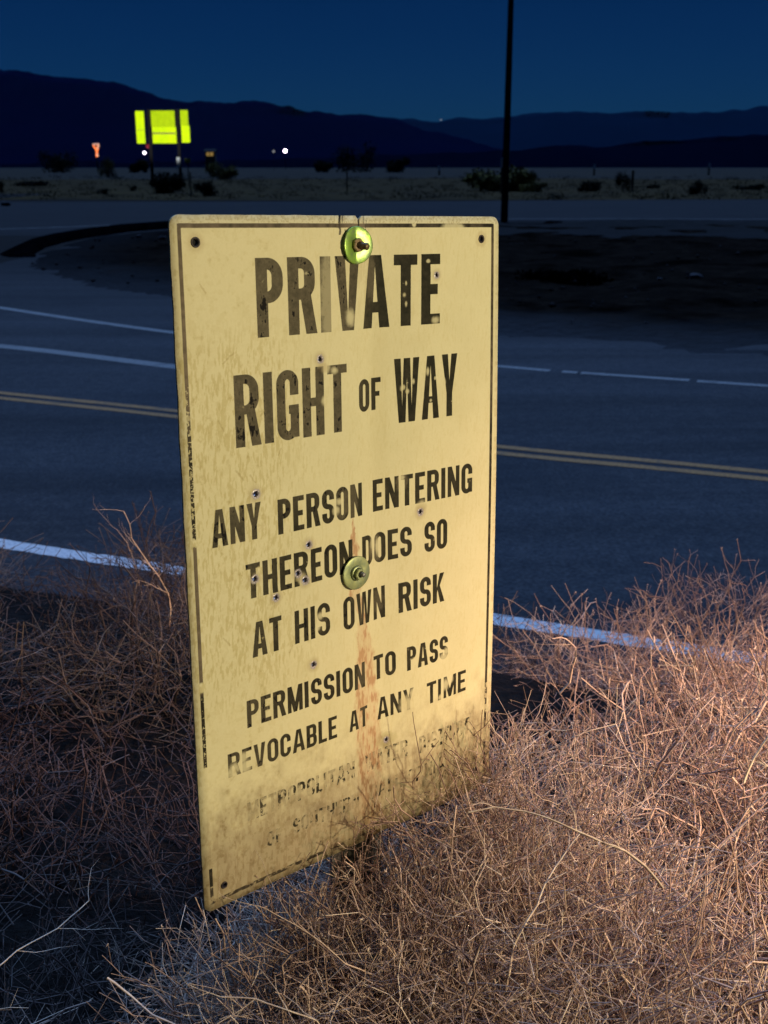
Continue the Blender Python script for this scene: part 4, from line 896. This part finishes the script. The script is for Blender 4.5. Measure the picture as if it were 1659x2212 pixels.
shrub(.45, .80, .95, 0, 5.7, 'straw shrub low in the right half, nearer than the sign', .9, 13, 4, top=.30)
shrub(1.0, 2.40, 1.1, 0, .8, 'shrub farthest out to the right, partly out of view', .9, 4, 2, top=.24)
shrub(.55, 2.45, .9, 1, 5.1, 'loose low shrub with upright twigs under the white edge line on the right', .9, 5, 1, top=.26)
shrub(.84, 2.70, .62, 1, 3.1, 'tall reddish twiggy stalks crossing the white edge line at far right', 1.1, 14, 1, top=.50)
shrub(.05, .66, .85, 0, 1.1, 'shrub nearest the viewer at the bottom middle', .9, 7, 4, top=.20)
shrub(.40, .48, .9, 0, 2.9, 'shrub in the bottom right corner nearest the viewer', .9, 7, 3, top=.24)
# left-hand mass, shade put into the dark twig colour
shrub(-.58, .88, .85, 0, 4.4, 'dim grey-brown shrub filling the bottom left corner of the view', .8, 9, 2, top=.17)
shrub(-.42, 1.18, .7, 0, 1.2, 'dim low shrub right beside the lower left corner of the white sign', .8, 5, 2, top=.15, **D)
shrub(-.36, .78, .7, 0, 2.2, 'low grey-brown shrub at the very bottom left of the view', .8, 9, 1, top=.13)
D = dict(dark=True)
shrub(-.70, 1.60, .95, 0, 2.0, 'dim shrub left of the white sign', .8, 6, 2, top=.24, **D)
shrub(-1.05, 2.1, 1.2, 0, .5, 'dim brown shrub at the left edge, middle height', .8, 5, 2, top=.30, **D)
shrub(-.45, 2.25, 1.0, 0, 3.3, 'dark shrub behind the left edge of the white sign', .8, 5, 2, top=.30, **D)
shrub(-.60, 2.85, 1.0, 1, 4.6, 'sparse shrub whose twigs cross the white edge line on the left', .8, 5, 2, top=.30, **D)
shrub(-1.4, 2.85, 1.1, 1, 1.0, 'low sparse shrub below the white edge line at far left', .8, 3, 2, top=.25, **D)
shrub(-.52, .98, .80, 0, 5.4, 'dim shrub with long pale branches in the lower left corner', .8, 8, 1, brL=.8, az=.2, top=.16)
shrub(-.20, .72, .7, 1, 2.6, 'sparse dark shrub below the lower left corner of the white sign', .8, 7, 1, brL=.8, az=2.6, top=.14, **D)
shrub(-.28, 1.5, .8, 1, .9, 'black shaded shrub hidden behind the white sign', .8, 3, 1, top=.25, **D)
shrub(.20, 2.7, .9, 1, 2.9, 'short dim shrub on the bank behind the white sign', .8, 3, 1, top=.22, **D)

# long single dead stalks
def stalk(p0, d0, L, th, seed, label):
    o = link('dead_branch', branch_mesh(seed, L, th, d0, .08, 8), M['twig']); o.location = p0
    tag(o, label, 'branch', 'long dead branches lying over the shrubs'); o.location.z += .06; return o
stalk((-.66, 1.05, 1.16), (1, -.22, .12), .66, .0019, 901, 'long pale branch lying across the bottom left towards the middle')
stalk((-.30, 1.0, 1.30), (.8, -.3, -.3), .26, .0016, 902, 'pale bent branch just left of the lower corner of the white sign')
stalk((-.70, .95, 1.14), (.6, .35, .16), .45, .0018, 903, 'pale branch pointing from the left edge to the sign corner')
stalk((.30, 1.72, 1.28), (.5, -.1, .75), .22, .0020, 904, 'forked pale branch rising beside the right edge of the white sign')
stalk((-.46, 2.2, 1.20), (.12, .05, .9), .30, .0022, 905, 'single pale stalk standing left of the white sign above the shrubs')
stalk((.13, .98, 1.30), (.10, .10, .9), .20, .0017, 906, 'thin brown stalk bending up in front of the lower lettering')
stalk((.02, 1.02, 1.20), (-.12, .1, .9), .30, .0016, 907, 'thin curved stalk in front of the bottom left part of the white sign')
stalk((.44, 1.20, 1.42), (.25, .15, .8), .26, .0018, 908, 'upright forked stalk standing highest in the lit shrubs on the right')
stalk((.30, 1.02, 1.40), (-.4, .2, .55), .24, .0022, 909, 'pale forked twig reaching over the lower right corner of the sign')
stalk((.24, .78, 1.36), (.8, .3, .12), .34, .0018, 910, 'long pale branch lying low across the bottom right')
stalk((.05, .80, 1.33), (-.75, .1, .22), .24, .0018, 911, 'short pale forked branch lying just right of the sign foot')
stalk((.50, 1.05, 1.42), (-.35, .1, .7), .22, .0024, 912, 'pale leaning stalk in the brightest patch at the right edge')

# ------------------------------------------------------------------ thin evening air over the whole plain
vm = bpy.data.materials.new('evening_air'); vm.use_nodes = True; t = vm.node_tree; t.nodes.clear()
pv = t.nodes.new('ShaderNodeVolumePrincipled'); pv.inputs['Color'].default_value = (.30, .60, 1, 1); pv.inputs['Density'].default_value = 4e-6; pv.inputs['Anisotropy'].default_value = 0
mo = t.nodes.new('ShaderNodeOutputMaterial'); t.links.new(pv.outputs[0], mo.inputs['Volume'])
v, f = box_vf(-16000, 16000, -600, 12500, -20, 1600)
tag(link('haze', mesh('haze', v, f), vm), kind='stuff')
